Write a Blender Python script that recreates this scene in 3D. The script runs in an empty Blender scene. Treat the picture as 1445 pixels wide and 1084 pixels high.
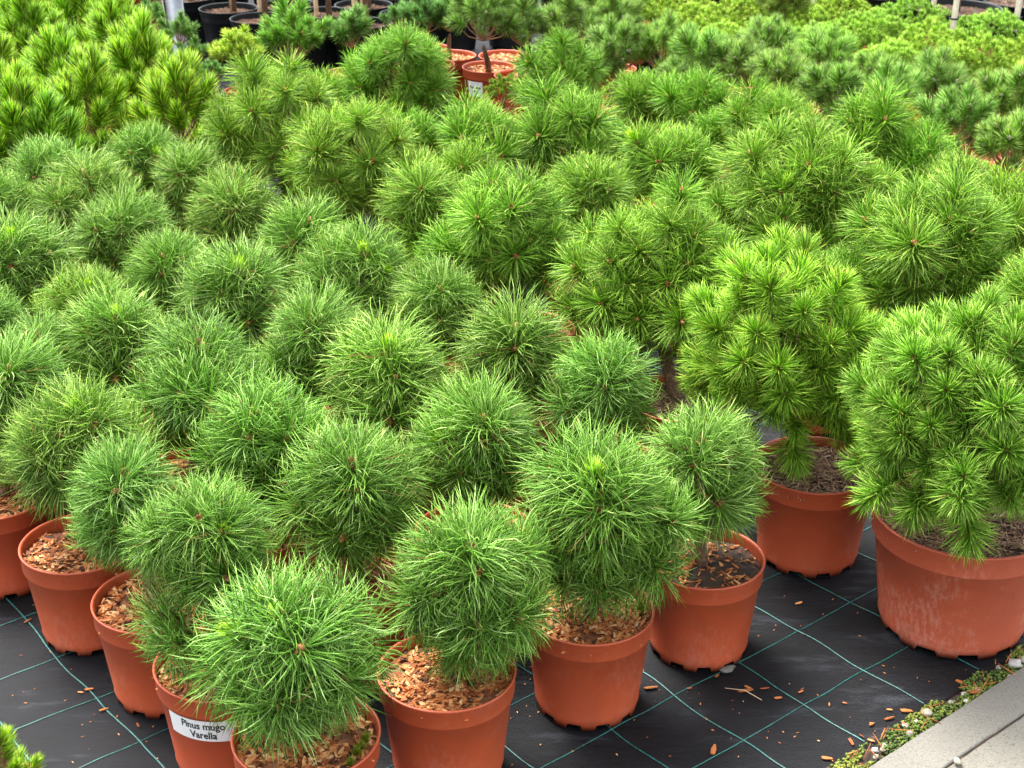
import bpy, math, random
import numpy as np
from mathutils import Vector, Matrix, noise

# ------------------------------------------------------------------ camera, sky, sun, exposure
S = bpy.context.scene
C = bpy.context.collection
CAM_H, PITCH, F_PX = 1.6, 24.8, 2130.0          # focal length in pixels of a 1445 px wide picture
cam_d = bpy.data.cameras.new('camera')
cam = bpy.data.objects.new('camera', cam_d)
C.objects.link(cam)
cam.location = (0, 0, CAM_H)
cam.rotation_euler = (math.radians(90 - PITCH), 0, 0)
cam_d.sensor_fit = 'HORIZONTAL'
cam_d.sensor_width = 36.0
cam_d.lens = 36.0 * F_PX / 1445.0
cam_d.dof.use_dof = True
cam_d.dof.focus_distance = 2.7
cam_d.dof.aperture_fstop = 16
cam_d.clip_start = 0.05
cam_d.clip_end = 400
S.camera = cam

SUN_EL, SUN_AZ = math.radians(62), math.radians(-35)
w = bpy.data.worlds.new('World')
S.world = w
w.use_nodes = True
nt = w.node_tree
bg = nt.nodes['Background']
sky = nt.nodes.new('ShaderNodeTexSky')
sky.sky_type = 'NISHITA'
sky.sun_disc = False
sky.sun_elevation = SUN_EL
sky.sun_rotation = SUN_AZ
sky.dust_density = 4.0
sky.air_density = 1.0
hs = nt.nodes.new('ShaderNodeHueSaturation')
hs.inputs['Saturation'].default_value = 0.22      # thin bright overcast: the blue is mostly gone
nt.links.new(sky.outputs[0], hs.inputs['Color'])
nt.links.new(hs.outputs[0], bg.inputs['Color'])
bg.inputs['Strength'].default_value = 0.15
sl = bpy.data.lights.new('sun', 'SUN')
sl.energy = 1.8
sl.angle = math.radians(25)
sl.color = (1.0, 0.96, 0.90)
sun = bpy.data.objects.new('sun', sl)
C.objects.link(sun)
sun.rotation_euler = (math.radians(90) - SUN_EL, 0, math.radians(180) - SUN_AZ)
S.view_settings.view_transform = 'Standard'
S.view_settings.look = 'None'
S.view_settings.exposure = 2.18
S.view_settings.gamma = 1.0
S.view_settings.use_curve_mapping = False
S.render.resolution_x, S.render.resolution_y = 1024, 768

random.seed(7)
RNG = np.random.default_rng(7)
PI = math.pi

def at(px, py, z):
    """point of the plane of height z that a pixel of the 1445x1084 photograph looks at"""
    X, Y = px - 722.5, -(py - 542.0)
    c, s = math.cos(math.radians(PITCH)), math.sin(math.radians(PITCH))
    d = Vector((X, F_PX * c + Y * s, -F_PX * s + Y * c))
    return Vector((0, 0, CAM_H)) + d * ((z - CAM_H) / d.z)

# ------------------------------------------------------------------ helpers
def tag(o, label=None, cat=None, group=None, kind=None):
    if label: o['label'] = label
    if cat: o['category'] = cat
    if group: o['group'] = group
    if kind: o['kind'] = kind
    return o

def mesh(name, vs, fs, mats, smooth=True, midx=None, attrs=None):
    m = bpy.data.meshes.new(name)
    m.from_pydata([tuple(v) for v in vs], [], fs)
    for k in (mats if isinstance(mats, (list, tuple)) else [mats]):
        m.materials.append(k)
    if smooth:
        m.polygons.foreach_set('use_smooth', [True] * len(m.polygons))
    if midx is not None:
        m.polygons.foreach_set('material_index', midx)
    if attrs:
        for k, v in attrs.items():
            a = m.attributes.new(k, 'FLOAT', 'POINT')
            a.data.foreach_set('value', np.asarray(v, dtype=np.float32))
    m.update()
    return m

def link(name, data, parent=None, loc=(0, 0, 0), rot=None, scale=None, color=None):
    o = bpy.data.objects.new(name, data)
    C.objects.link(o)
    if parent is not None: o.parent = parent
    o.location = loc
    if rot is not None: o.rotation_euler = rot
    if scale is not None: o.scale = (scale,) * 3 if isinstance(scale, (int, float)) else scale
    if color is not None: o.color = color
    return o

def lathe(prof, n=64, rfun=None, zfun=None):
    vs, fs = [], []
    for i, (r, z) in enumerate(prof):
        for k in range(n):
            a = 2 * PI * k / n
            rr = r if rfun is None else rfun(i, k, r)
            zz = z if zfun is None else zfun(i, k, z)
            vs.append((rr * math.cos(a), rr * math.sin(a), zz))
    for i in range(len(prof) - 1):
        for k in range(n):
            k2 = (k + 1) % n
            fs.append((i * n + k, i * n + k2, (i + 1) * n + k2, (i + 1) * n + k))
    return vs, fs

def tube(vs, fs, pts, rads, n=6, cap=True):
    base0 = len(vs)
    up = Vector((0.13, 0.21, 0.97))
    for i, p in enumerate(pts):
        p = Vector(p)
        d = (Vector(pts[min(i + 1, len(pts) - 1)]) - Vector(pts[max(i - 1, 0)])).normalized()
        u = d.cross(up)
        if u.length < 1e-3: u = d.cross(Vector((1, 0, 0)))
        u.normalize(); v = d.cross(u)
        for k in range(n):
            a = 2 * PI * k / n
            vs.append(tuple(p + (u * math.cos(a) + v * math.sin(a)) * rads[i]))
    for i in range(len(pts) - 1):
        for k in range(n):
            k2 = (k + 1) % n
            a = base0 + i * n
            fs.append((a + k, a + k2, a + n + k2, a + n + k))
    if cap:
        fs.append(tuple(base0 + (len(pts) - 1) * n + k for k in range(n)))
        fs.append(tuple(base0 + k for k in reversed(range(n))))

# ------------------------------------------------------------------ materials
def new_mat(name):
    m = bpy.data.materials.new(name)
    m.use_nodes = True
    t = m.node_tree
    return m, t, t.nodes['Principled BSDF']

def N(t, kind, **kw):
    n = t.nodes.new(kind)
    for k, v in kw.items():
        if k in ('blend_type', 'data_type', 'attribute_name', 'operation', 'noise_dimensions'):
            setattr(n, k, v)
        else:
            n.inputs[k.replace('_', ' ')].default_value = v
    return n

def ramp(t, src, stops):
    r = t.nodes.new('ShaderNodeValToRGB')
    e = r.color_ramp.elements
    while len(e) < len(stops): e.new(0.5)
    for i, (p, c) in enumerate(stops):
        e[i].position = p
        e[i].color = (c[0], c[1], c[2], 1) if isinstance(c, (tuple, list)) else (c, c, c, 1)
    t.links.new(src, r.inputs[0])
    return r

def noise_fac(t, scale, detail=4, coord='Object', rough=0.6):
    tc = t.nodes.new('ShaderNodeTexCoord')
    n = t.nodes.new('ShaderNodeTexNoise')
    n.inputs['Scale'].default_value = scale
    n.inputs['Detail'].default_value = detail
    n.inputs['Roughness'].default_value = rough
    t.links.new(tc.outputs[coord], n.inputs['Vector'])
    return n.outputs['Fac']

def bump(t, b, fac, strength, dist):
    bp = t.nodes.new('ShaderNodeBump')
    bp.inputs['Strength'].default_value = strength
    bp.inputs['Distance'].default_value = dist
    t.links.new(fac, bp.inputs['Height'])
    t.links.new(bp.outputs[0], b.inputs['Normal'])
    return bp

def mul(t, a, b, fac=1.0):
    m = t.nodes.new('ShaderNodeMix')
    m.data_type = 'RGBA'; m.blend_type = 'MULTIPLY'
    m.inputs[0].default_value = fac
    t.links.new(a, m.inputs[6]); t.links.new(b, m.inputs[7])
    return m.outputs[2]

def needle_mat(name, dark, light, tip, rough=0.4, trans=0.32, spec=0.25):
    m, t, b = new_mat(name)
    a = N(t, 'ShaderNodeAttribute', attribute_name='rnd')
    r = ramp(t, a.outputs['Fac'], [(0.0, (0.30, 0.15, 0.05)), (0.012, (0.26, 0.17, 0.05)), (0.016, dark), (0.70, light), (0.93, tuple(0.45 * a_ + 0.55 * c_ for a_, c_ in zip(light, tip))), (1.0, tuple(tip))])
    a2 = N(t, 'ShaderNodeAttribute', attribute_name='along')
    r2 = ramp(t, a2.outputs['Fac'], [(0.0, (0.9, 0.95, 0.6)), (0.25, (0.88, 0.92, 0.85)), (0.8, (1, 1, 1)), (1.0, (1.25, 1.12, 0.85))])
    oi = t.nodes.new('ShaderNodeObjectInfo')
    c = mul(t, r.outputs[0], r2.outputs[0])
    c = mul(t, c, oi.outputs['Color'])
    t.links.new(c, b.inputs['Base Color'])
    b.inputs['Roughness'].default_value = rough
    b.inputs['Specular IOR Level'].default_value = spec
    tr = t.nodes.new('ShaderNodeBsdfTranslucent')
    c2 = t.nodes.new('ShaderNodeMix'); c2.data_type = 'RGBA'; c2.blend_type = 'MULTIPLY'; c2.inputs[0].default_value = 1
    t.links.new(c, c2.inputs[6]); c2.inputs[7].default_value = (1.5, 1.7, 0.7, 1)
    t.links.new(c2.outputs[2], tr.inputs['Color'])
    mx = t.nodes.new('ShaderNodeMixShader'); mx.inputs[0].default_value = trans
    out = t.nodes['Material Output']
    t.links.new(b.outputs[0], mx.inputs[1]); t.links.new(tr.outputs[0], mx.inputs[2])
    t.links.new(mx.outputs[0], out.inputs['Surface'])
    return m

M = {}
M['n_long'] = needle_mat('long_needle', (0.064, 0.152, 0.014), (0.258, 0.450, 0.066), (0.54, 0.66, 0.26), 0.40)
M['n_mugo'] = needle_mat('mugo_needle', (0.072, 0.170, 0.010), (0.282, 0.492, 0.048), (0.60, 0.70, 0.18), 0.38)
M['n_gold'] = needle_mat('gold_needle', (0.058, 0.130, 0.004), (0.275, 0.520, 0.014), (0.68, 0.82, 0.07), 0.42)
M['n_dark'] = needle_mat('dark_needle', (0.055, 0.125, 0.012), (0.250, 0.430, 0.062), (0.54, 0.64, 0.24), 0.42)
M['n_fine'] = needle_mat('fine_needle', (0.075, 0.165, 0.008), (0.370, 0.570, 0.050), (0.78, 0.86, 0.26), 0.5)
M['n_blue'] = needle_mat('blue_needle', (0.050, 0.140, 0.018), (0.190, 0.380, 0.065), (0.34, 0.50, 0.16), 0.45)
M['n_young'] = needle_mat('young_needle', (0.30, 0.48, 0.01), (0.52, 0.74, 0.03), (0.70, 0.85, 0.10), 0.4)

def speck_mat(name, cols, rough=0.75, scale=90, bstr=0.4, attr=True):
    m, t, b = new_mat(name)
    if attr:
        a = N(t, 'ShaderNodeAttribute', attribute_name='rnd')
        r = ramp(t, a.outputs['Fac'], [(i / (len(cols) - 1), c) for i, c in enumerate(cols)])
        f = noise_fac(t, scale)
        r2 = ramp(t, f, [(0.3, 0.7), (0.7, 1.2)])
        t.links.new(mul(t, r.outputs[0], r2.outputs[0]), b.inputs['Base Color'])
    else:
        f = noise_fac(t, scale, 6)
        r = ramp(t, f, [(0.25 + 0.5 * i / (len(cols) - 1), c) for i, c in enumerate(cols)])
        t.links.new(r.outputs[0], b.inputs['Base Color'])
    bump(t, b, f, bstr, 0.002)
    b.inputs['Roughness'].default_value = rough
    return m

M['bud'] = speck_mat('bud_scale', [(0.10, 0.03, 0.012), (0.30, 0.09, 0.03), (0.50, 0.19, 0.06), (0.62, 0.33, 0.14)], 0.6, 200)
M['bud_pale'] = speck_mat('pale_bud', [(0.35, 0.24, 0.15), (0.62, 0.54, 0.44), (0.75, 0.70, 0.62)], 0.6, 200)
M['bark'] = speck_mat('bark', [(0.05, 0.028, 0.018), (0.15, 0.085, 0.05), (0.30, 0.19, 0.12)], 0.85, 160, 0.9, attr=False)
M['twig'] = speck_mat('twig_bark', [(0.14, 0.055, 0.03), (0.30, 0.15, 0.08), (0.45, 0.28, 0.17)], 0.8, 160, 0.9, attr=False)
M['chip'] = speck_mat('bark_chip', [(0.05, 0.015, 0.006), (0.28, 0.075, 0.014), (0.48, 0.145, 0.030), (0.60, 0.24, 0.075), (0.72, 0.42, 0.18)], 0.75, 120)
M['chip_dull'] = speck_mat('old_chip', [(0.09, 0.04, 0.025), (0.22, 0.115, 0.06), (0.36, 0.21, 0.12), (0.50, 0.36, 0.22)], 0.8, 120)
M['chip_dark'] = speck_mat('shade_toned_chip', [(0.03, 0.015, 0.008), (0.09, 0.04, 0.02), (0.17, 0.08, 0.04), (0.26, 0.15, 0.08)], 0.85, 120)  # chips of the back pots: the shade there is put into their colour
M['soil'] = speck_mat('potting_soil', [(0.012, 0.008, 0.006), (0.04, 0.024, 0.016), (0.11, 0.05, 0.026)], 0.9, 60, 1.0, attr=False)
M['mulch_base'] = speck_mat('mulch_base', [(0.06, 0.022, 0.010), (0.20, 0.07, 0.028), (0.42, 0.17, 0.07)], 0.9, 70, 1.0, attr=False)
M['moss'] = speck_mat('moss', [(0.02, 0.04, 0.008), (0.07, 0.12, 0.015), (0.20, 0.24, 0.03), (0.36, 0.34, 0.06)], 0.9, 150)
M['pebble'] = speck_mat('pebble', [(0.16, 0.14, 0.09), (0.32, 0.29, 0.22), (0.50, 0.49, 0.46)], 0.6, 60)
M['wood'] = speck_mat('stake_wood', [(0.30, 0.19, 0.10), (0.52, 0.38, 0.22), (0.66, 0.52, 0.34)], 0.75, 25, 0.5, attr=False)
M['wood_grey'] = speck_mat('pale_lath', [(0.42, 0.34, 0.25), (0.62, 0.54, 0.43), (0.72, 0.66, 0.56)], 0.8, 25, 0.5, attr=False)

def plastic(name, base, dust=0.25, rough=0.42, dustcol=(0.55, 0.35, 0.27), sat=1.0):
    m, t, b = new_mat(name)
    f = noise_fac(t, 9, 5)
    r = ramp(t, f, [(0.3, tuple(x * 0.86 for x in base)), (0.7, tuple(x * 1.08 for x in base))])
    # dry water marks and dust, streaked downwards
    tc = t.nodes.new('ShaderNodeTexCoord'); mp = t.nodes.new('ShaderNodeMapping')
    mp.inputs['Scale'].default_value = (70, 70, 28)
    t.links.new(tc.outputs['Object'], mp.inputs[0])
    n2 = t.nodes.new('ShaderNodeTexNoise'); n2.inputs['Scale'].default_value = 1.6; n2.inputs['Detail'].default_value = 8; n2.inputs['Roughness'].default_value = 0.75
    t.links.new(mp.outputs[0], n2.inputs['Vector'])
    oi = t.nodes.new('ShaderNodeObjectInfo')
    f3 = noise_fac(t, 6, 3)
    mlt = N(t, 'ShaderNodeMath', operation='MULTIPLY'); t.links.new(n2.outputs['Fac'], mlt.inputs[0]); t.links.new(f3, mlt.inputs[1])
    r3 = ramp(t, mlt.outputs[0], [(0.27, 0.0), (0.42, dust)])
    mx = t.nodes.new('ShaderNodeMix'); mx.data_type = 'RGBA'
    t.links.new(r3.outputs[0], mx.inputs[0]); t.links.new(r.outputs[0], mx.inputs[6]); mx.inputs[7].default_value = (*dustcol, 1)
    sx = t.nodes.new('ShaderNodeSeparateXYZ'); t.links.new(tc.outputs['Object'], sx.inputs[0])
    n5 = noise_fac(t, 45, 6, rough=0.7)
    m5 = N(t, 'ShaderNodeMath', operation='MULTIPLY_ADD'); t.links.new(sx.outputs['Z'], m5.inputs[0]); m5.inputs[1].default_value = -3.2; t.links.new(n5, m5.inputs[2])
    r5 = ramp(t, m5.outputs[0], [(0.44, 0.0), (0.62, 0.55)])
    mx5 = t.nodes.new('ShaderNodeMix'); mx5.data_type = 'RGBA'
    t.links.new(r5.outputs[0], mx5.inputs[0]); t.links.new(mx.outputs[2], mx5.inputs[6]); mx5.inputs[7].default_value = (base[0] * 0.42 + 0.02, base[1] * 0.6 + 0.015, base[2] * 0.7 + 0.012, 1)
    n6 = noise_fac(t, 330, 2)
    r6 = ramp(t, n6, [(0.26, 0.55), (0.33, 1.0), (0.69, 1.0), (0.76, 1.7)])
    c = mul(t, mul(t, mx5.outputs[2], r6.outputs[0]), oi.outputs['Color'])
    t.links.new(c, b.inputs['Base Color'])
    r4 = ramp(t, n2.outputs['Fac'], [(0.3, rough - 0.06), (0.7, rough + 0.15)])
    t.links.new(r4.outputs[0], b.inputs['Roughness'])
    bump(t, b, n2.outputs['Fac'], 0.06, 0.002)
    return m

M['terra'] = plastic('terracotta_plastic', (0.44, 0.078, 0.027), 0.17)
M['terra_dusty'] = plastic('dusty_terracotta_plastic', (0.40, 0.080, 0.034), 0.55, 0.5, (0.55, 0.28, 0.20))
M['black_pot'] = plastic('black_plastic', (0.0045, 0.0065, 0.0075), 0.22, 0.45, (0.03, 0.03, 0.028))

M['black_pot'].node_tree.nodes['Principled BSDF'].inputs['Specular IOR Level'].default_value = 0.22
m, t, b = new_mat('galvanised_steel')
r = ramp(t, noise_fac(t, 14, 5), [(0.3, (0.16, 0.18, 0.21)), (0.7, (0.30, 0.33, 0.36))])
t.links.new(r.outputs[0], b.inputs['Base Color']); b.inputs['Metallic'].default_value = 0.75; b.inputs['Roughness'].default_value = 0.45
M['steel'] = m
m, t, b = new_mat('label_white'); b.inputs['Base Color'].default_value = (0.82, 0.83, 0.82, 1); b.inputs['Roughness'].default_value = 0.4
M['label'] = m
m, t, b = new_mat('label_print'); b.inputs['Base Color'].default_value = (0.015, 0.015, 0.018, 1); b.inputs['Roughness'].default_value = 0.5
M['ink'] = m
m, t, b = new_mat('black_tie'); b.inputs['Base Color'].default_value = (0.012, 0.012, 0.014, 1); b.inputs['Roughness'].default_value = 0.5
M['tie'] = m

# woven black ground cover: fine weave relief, dust smears with the mat's sheen painted into their colour
GA = math.radians(39.0)                       # direction of the mat's weft lines
m, t, b = new_mat('woven_mat')
tc = t.nodes.new('ShaderNodeTexCoord'); mp = t.nodes.new('ShaderNodeMapping')
mp.inputs['Rotation'].default_value = (0, 0, -GA)
t.links.new(tc.outputs['Object'], mp.inputs[0])
wv = t.nodes.new('ShaderNodeTexWave'); wv.inputs['Scale'].default_value = 150; wv.inputs['Distortion'].default_value = 0.4
t.links.new(mp.outputs[0], wv.inputs['Vector'])
wv2 = t.nodes.new('ShaderNodeTexWave'); wv2.bands_direction = 'Y'; wv2.inputs['Scale'].default_value = 90; wv2.inputs['Distortion'].default_value = 0.4
t.links.new(mp.outputs[0], wv2.inputs['Vector'])
ad = N(t, 'ShaderNodeMath', operation='ADD'); t.links.new(wv.outputs['Fac'], ad.inputs[0]); t.links.new(wv2.outputs['Fac'], ad.inputs[1])
mp2 = t.nodes.new('ShaderNodeMapping'); mp2.inputs['Rotation'].default_value = (0, 0, -GA + 0.1); mp2.inputs['Scale'].default_value = (1.5, 5, 1)
t.links.new(tc.outputs['Object'], mp2.inputs[0])
nd = t.nodes.new('ShaderNodeTexNoise'); nd.inputs['Scale'].default_value = 3.0; nd.inputs['Detail'].default_value = 9; nd.inputs['Roughness'].default_value = 0.68
t.links.new(mp2.outputs[0], nd.inputs['Vector'])
r = ramp(t, nd.outputs['Fac'], [(0.40, (0.0060, 0.0065, 0.0078)), (0.56, (0.0085, 0.0092, 0.011)), (0.70, (0.040, 0.043, 0.052))])
r2 = ramp(t, ad.outputs[0], [(0.2, 0.75), (1.0, 1.15)])
nf = noise_fac(t, 420, 2)
r5 = ramp(t, nf, [(0.68, 1.0), (0.78, 3.0)])
t.links.new(mul(t, mul(t, r.outputs[0], r2.outputs[0]), r5.outputs[0]), b.inputs['Base Color'])
r3 = ramp(t, nd.outputs['Fac'], [(0.3, 0.42), (0.7, 0.62)])
t.links.new(r3.outputs[0], b.inputs['Roughness'])
bp1 = bump(t, b, ad.outputs[0], 0.5, 0.0008)
bp0 = t.nodes.new('ShaderNodeBump'); bp0.inputs['Strength'].default_value = 0.6; bp0.inputs['Distance'].default_value = 0.012
t.links.new(nd.outputs['Fac'], bp0.inputs['Height']); t.links.new(bp0.outputs[0], bp1.inputs['Normal'])
b.inputs['Specular IOR Level'].default_value = 0.15
M['mat'] = m
m, t, b = new_mat('green_thread')
r = ramp(t, noise_fac(t, 260, 2), [(0.35, (0.004, 0.04, 0.035)), (0.6, (0.014, 0.155, 0.135))])
t.links.new(r.outputs[0], b.inputs['Base Color']); b.inputs['Roughness'].default_value = 0.5
M['thread'] = m

def concrete(name, a, c):
    m, t, b = new_mat(name)
    f = noise_fac(t, 3.0, 8, rough=0.7)
    r = ramp(t, f, [(0.3, a), (0.7, c)])
    f2 = noise_fac(t, 260, 3)
    r2 = ramp(t, f2, [(0.32, 0.55), (0.45, 0.98), (0.6, 1.02), (0.72, 1.35)])
    t.links.new(mul(t, r.outputs[0], r2.outputs[0]), b.inputs['Base Color'])
    b.inputs['Roughness'].default_value = 0.85
    bump(t, b, f2, 0.5, 0.0012)
    return m
M['concrete'] = concrete('concrete', (0.130, 0.122, 0.102), (0.190, 0.179, 0.152))
M['concrete2'] = concrete('paving_concrete', (0.141, 0.132, 0.107), (0.205, 0.192, 0.158))
M['ground'] = concrete('yard_ground', (0.012, 0.012, 0.012), (0.024, 0.023, 0.022))

# ------------------------------------------------------------------ the setting
def mat_z(x, y):
    u, v = x * math.cos(GA) + y * math.sin(GA), -x * math.sin(GA) + y * math.cos(GA)
    return (0.0060 * noise.noise(Vector((u * 2.6, v * 8, 0))) + 0.0026 * noise.noise(Vector((u * 14, v * 10, 4))))

me = mesh('yard_ground', [(-150, -60, -0.03), (150, -60, -0.03), (150, 300, -0.03), (-150, 300, -0.03)], [(0, 1, 2, 3)], M['ground'])
tag(link('ground', me), kind='structure')

# lines of the moss strip and the kerb on the ground (from the photograph's bottom right)
k0, k1 = at(1236, 1082, 0), at(1445, 946, 0)
kd = (k1 - k0).normalized(); kn = Vector((-kd.y, kd.x, 0))          # kn points to the mat
if kn.y < 0: kn = -kn
ms0 = at(1200, 1065, 0)
strip_w = abs((at(1318, 995, 0) - k0).dot(kn))
kerb_w = abs((at(1400, 1043, 0) - k0).dot(kn))
def kerb_pt(s, off, z): p = k0 + kd * s + kn * off; return (p.x, p.y, z)

# mat sheet: clipped along the moss strip
vs, fs, idx = [], [], {}
st = 0.03
for i in range(int(6.4 / st)):
    for j in range(int(10.6 / st)):
        pass
xs = np.arange(-2.6, 2.6, 0.026)
ys = np.arange(0.9, 5.2, 0.026)
def clip_strip(p):
    q = (Vector((p[0], p[1], 0)) - k0).dot(kn)
    return q
grid = {}
for i, x in enumerate(xs):
    for j, y in enumerate(ys):
        q = clip_strip((x, y))
        lim = strip_w - 0.004 + 0.004 * noise.noise(Vector((x * 12, y * 12, 0)))
        if q < lim - 0.03: continue
        p = Vector((x, y, 0))
        if q < lim: p = p + kn * (lim - q)
        grid[(i, j)] = len(vs)
        vs.append((p.x, p.y, mat_z(p.x, p.y)))
for (i, j), a in grid.items():
    if all(k in grid for k in ((i + 1, j), (i + 1, j + 1), (i, j + 1))):
        fs.append((a, grid[(i + 1, j)], grid[(i + 1, j + 1)], grid[(i, j + 1)]))
mat_o = tag(link('ground_cover_mat', mesh('ground_cover_mat', vs, fs, M['mat'])), kind='structure')
me = mesh('mat_far', [(-9, 5.15, -0.004), (9, 5.15, -0.004), (9, 14, -0.004), (-9, 14, -0.004)], [(0, 1, 2, 3)], M['mat'])
m = M['mat'].copy(); m.node_tree.nodes['Principled BSDF'].inputs['Specular IOR Level'].default_value = 0.04
me.materials[0] = m
tag(link('far_ground_cover', me), kind='structure')

# green marker threads woven into the mat, both ways
O = at(1042.2, 935.1, 0)
ua = Vector((math.cos(GA), math.sin(GA), 0)); ub = Vector((math.sin(GA), -math.cos(GA), 0))
GS = 0.158
def thread(kind, k):
    vs, fs = [], []
    if kind == 'a': o, d, side, wd = O + ub * (GS * k), ua, ub, 0.0023
    else: o, d, side, wd = O + ua * (GS * k), ub, ua, 0.0034
    prev = False
    for q in range(-170, 171):
        s = q * 0.018
        wob = (0.006 * noise.noise(Vector((s * 3.2, k * 7.7, 0 if kind == 'a' else 9))) + 0.003 * noise.noise(Vector((s * 11, k * 3.1, 5)))) * (0.6 if kind == 'a' else 1.9)
        p = o + d * s + side * wob
        ok = p.y > 0.95 and p.y < 4.2 and abs(p.x) < 2.2 and clip_strip(p) > strip_w + 0.001
        if ok:
            z = mat_z(p.x, p.y) + (0.0022 if kind == 'a' else 0.0027)
            h = wd * (0.42 + 0.16 * noise.noise(Vector((s * 60, k, 1))))
            a = p + side * h; c = p - side * h
            vs += [(a.x, a.y, z - 0.0012), (p.x, p.y, z), (c.x, c.y, z - 0.0012)]
            n = len(vs)
            if prev:
                fs += [(n - 6, n - 5, n - 2, n - 3), (n - 5, n - 4, n - 1, n - 2)]
        prev = ok
    if len(vs) > 8:
        link('green_thread', mesh('green_thread', vs, fs, M['thread']), mat_o)
for k in range(-14, 15): thread('a', k)
for k in range(-16, 12): thread('b', k)

# moss strip
def box_strip(s0, s1, o0, o1, z0, z1, bev=0.002):
    vs, fs = [], []
    prof = [(o0, z0), (o0, z1 - bev), (o0 + bev * math.copysign(1, o1 - o0), z1), (o1 - bev * math.copysign(1, o1 - o0), z1), (o1, z1 - bev), (o1, z0)]
    n = max(2, int((s1 - s0) / 0.02))
    for i in range(n + 1):
        s = s0 + (s1 - s0) * i / n
        for (o, z) in prof:
            jz = 0.0012 * noise.noise(Vector((s * 30, o * 40, z * 10)))
            vs.append(kerb_pt(s, o + jz, z + (jz if z == z1 else 0)))
    m_ = len(prof)
    for i in range(n):
        for k in range(m_ - 1):
            a = i * m_ + k
            fs.append((a, a + 1, a + m_ + 1, a + m_))
    fs.append(tuple(range(m_))); fs.append(tuple(n * m_ + k for k in reversed(range(m_))))
    return vs, fs

vs, fs = [], []
ns, no = 260, 10
for i in range(ns + 1):
    for j in range(no + 1):
        s = -1.0 + 3.6 * i / ns; o = -0.005 + (strip_w + 0.02) * j / no
        z = -0.004 + 0.007 * noise.noise(Vector((s * 26, o * 40, 0))) + 0.004 * math.sin(PI * j / no)
        vs.append(kerb_pt(s, o, z))
for i in range(ns):
    for j in range(no):
        a = i * (no + 1) + j
        fs.append((a, a + 1, a + no + 2, a + no + 1))
tag(link('soil_strip', mesh('soil_strip', vs, fs, M['soil'])), kind='structure')

def blob(vs, fs, at_, c, r, rnd, seed=0, flat=0.7, n=6, rings=4):
    b0 = len(vs)
    for i in range(1, rings):
        th = PI * i / rings
        for k in range(n):
            a = 2 * PI * k / n + i * 0.4
            q = Vector((math.sin(th) * math.cos(a), math.sin(th) * math.sin(a), math.cos(th)))
            rr = r * (1 + 0.6 * noise.noise(q * 1.7 + Vector((seed * 3.3, seed, 0))))
            vs.append((c[0] + q.x * rr, c[1] + q.y * rr, c[2] + q.z * rr * flat)); at_.append(rnd)
    vs.append((c[0], c[1], c[2] + r * flat)); vs.append((c[0], c[1], c[2] - r * flat)); at_ += [rnd, rnd]
    T = len(vs) - 2
    for k in range(n): fs.append((T, b0 + k, b0 + (k + 1) % n))
    for i in range(rings - 2):
        for k in range(n):
            k2 = (k + 1) % n; a = b0 + i * n
            fs.append((a + k, a + n + k, a + n + k2, a + k2))
    for k in range(n): fs.append((T + 1, b0 + (rings - 2) * n + (k + 1) % n, b0 + (rings - 2) * n + k))

vs, fs, at_ = [], [], []
for i in range(13000):
    s = random.uniform(-0.9, 2.4); o = random.uniform(0.0, strip_w + 0.004)
    if noise.noise(Vector((s * 14, o * 30, 2))) < -0.16 + random.uniform(-.1, .1): continue
    v = min(1, max(0, 0.45 + 0.5 * noise.noise(Vector((s * 9, o * 20, 7))) + random.uniform(-.25, .25)))
    blob(vs, fs, at_, kerb_pt(s, o, 0.002 + random.random() * 0.006 + 0.004 * noise.noise(Vector((s * 40, o * 50, 3)))), random.uniform(0.0010, 0.0034), v, i, 1.1, 5, 3)
tag(link('moss', mesh('moss', vs, fs, M['moss'], attrs={'rnd': at_})), 'yellow-green moss cushions growing along the kerb', 'moss', kind='stuff')

# short moss stems / fine grass along the mat's edge
def chipgeo(vs, fs, at_, c, ax, L, W, T, rnd):
    """a splinter: six-sided sliver with pointed, skewed ends"""
    ax = ax.normalized(); u = ax.cross(Vector((0, 0, 1)))
    if u.length < 0.05: u = ax.cross(Vector((1, 0, 0)))
    u.normalize(); v = u.cross(ax)
    th = random.uniform(-0.5, 0.5)
    u, v = u * math.cos(th) + v * math.sin(th), v * math.cos(th) - u * math.sin(th)
    b0 = len(vs); c = Vector(c)
    sk = random.uniform(-0.4, 0.4) * W
    for (l, wf, tf) in ((-0.5, random.uniform(.5, .95), 0.6), (random.uniform(-.15, .15), 1.0, 1.0), (0.5, random.uniform(.3, .9), 0.6)):
        for (a, e) in ((-1, -1), (1, -1), (1, 1), (-1, 1)):
            vs.append(tuple(c + ax * (l * L + a * sk * 0.5) + u * (a * W * 0.5 * wf) + v * (e * T * 0.5 * tf)))
            at_.append(rnd)
    for i in range(2):
        for k in range(4):
            k2 = (k + 1) % 4; a = b0 + i * 4
            fs.append((a + k, a + k2, a + 4 + k2, a + 4 + k))
    fs.append((b0 + 3, b0 + 2, b0 + 1, b0)); fs.append((b0 + 8, b0 + 9, b0 + 10, b0 + 11))

vs, fs, at_ = [], [], []
for i in range(150):      # fallen needles and bark crumbs in the moss
    s = random.uniform(-0.8, 2.2); o = random.uniform(0.005, strip_w)
    a = random.uniform(0, PI)
    chipgeo(vs, fs, at_, kerb_pt(s, o, 0.010 + random.random() * 0.004), Vector((math.cos(a), math.sin(a), random.uniform(-.2, .2))), random.uniform(0.012, 0.045), random.uniform(0.0012, 0.002) , 0.0012, random.uniform(0.1, 0.6))
tag(link('fallen_needles', mesh('fallen_needles', vs, fs, M['chip'], attrs={'rnd': at_})), 'brown fallen pine needles lying in the moss by the kerb', 'needles', kind='stuff')

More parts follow.
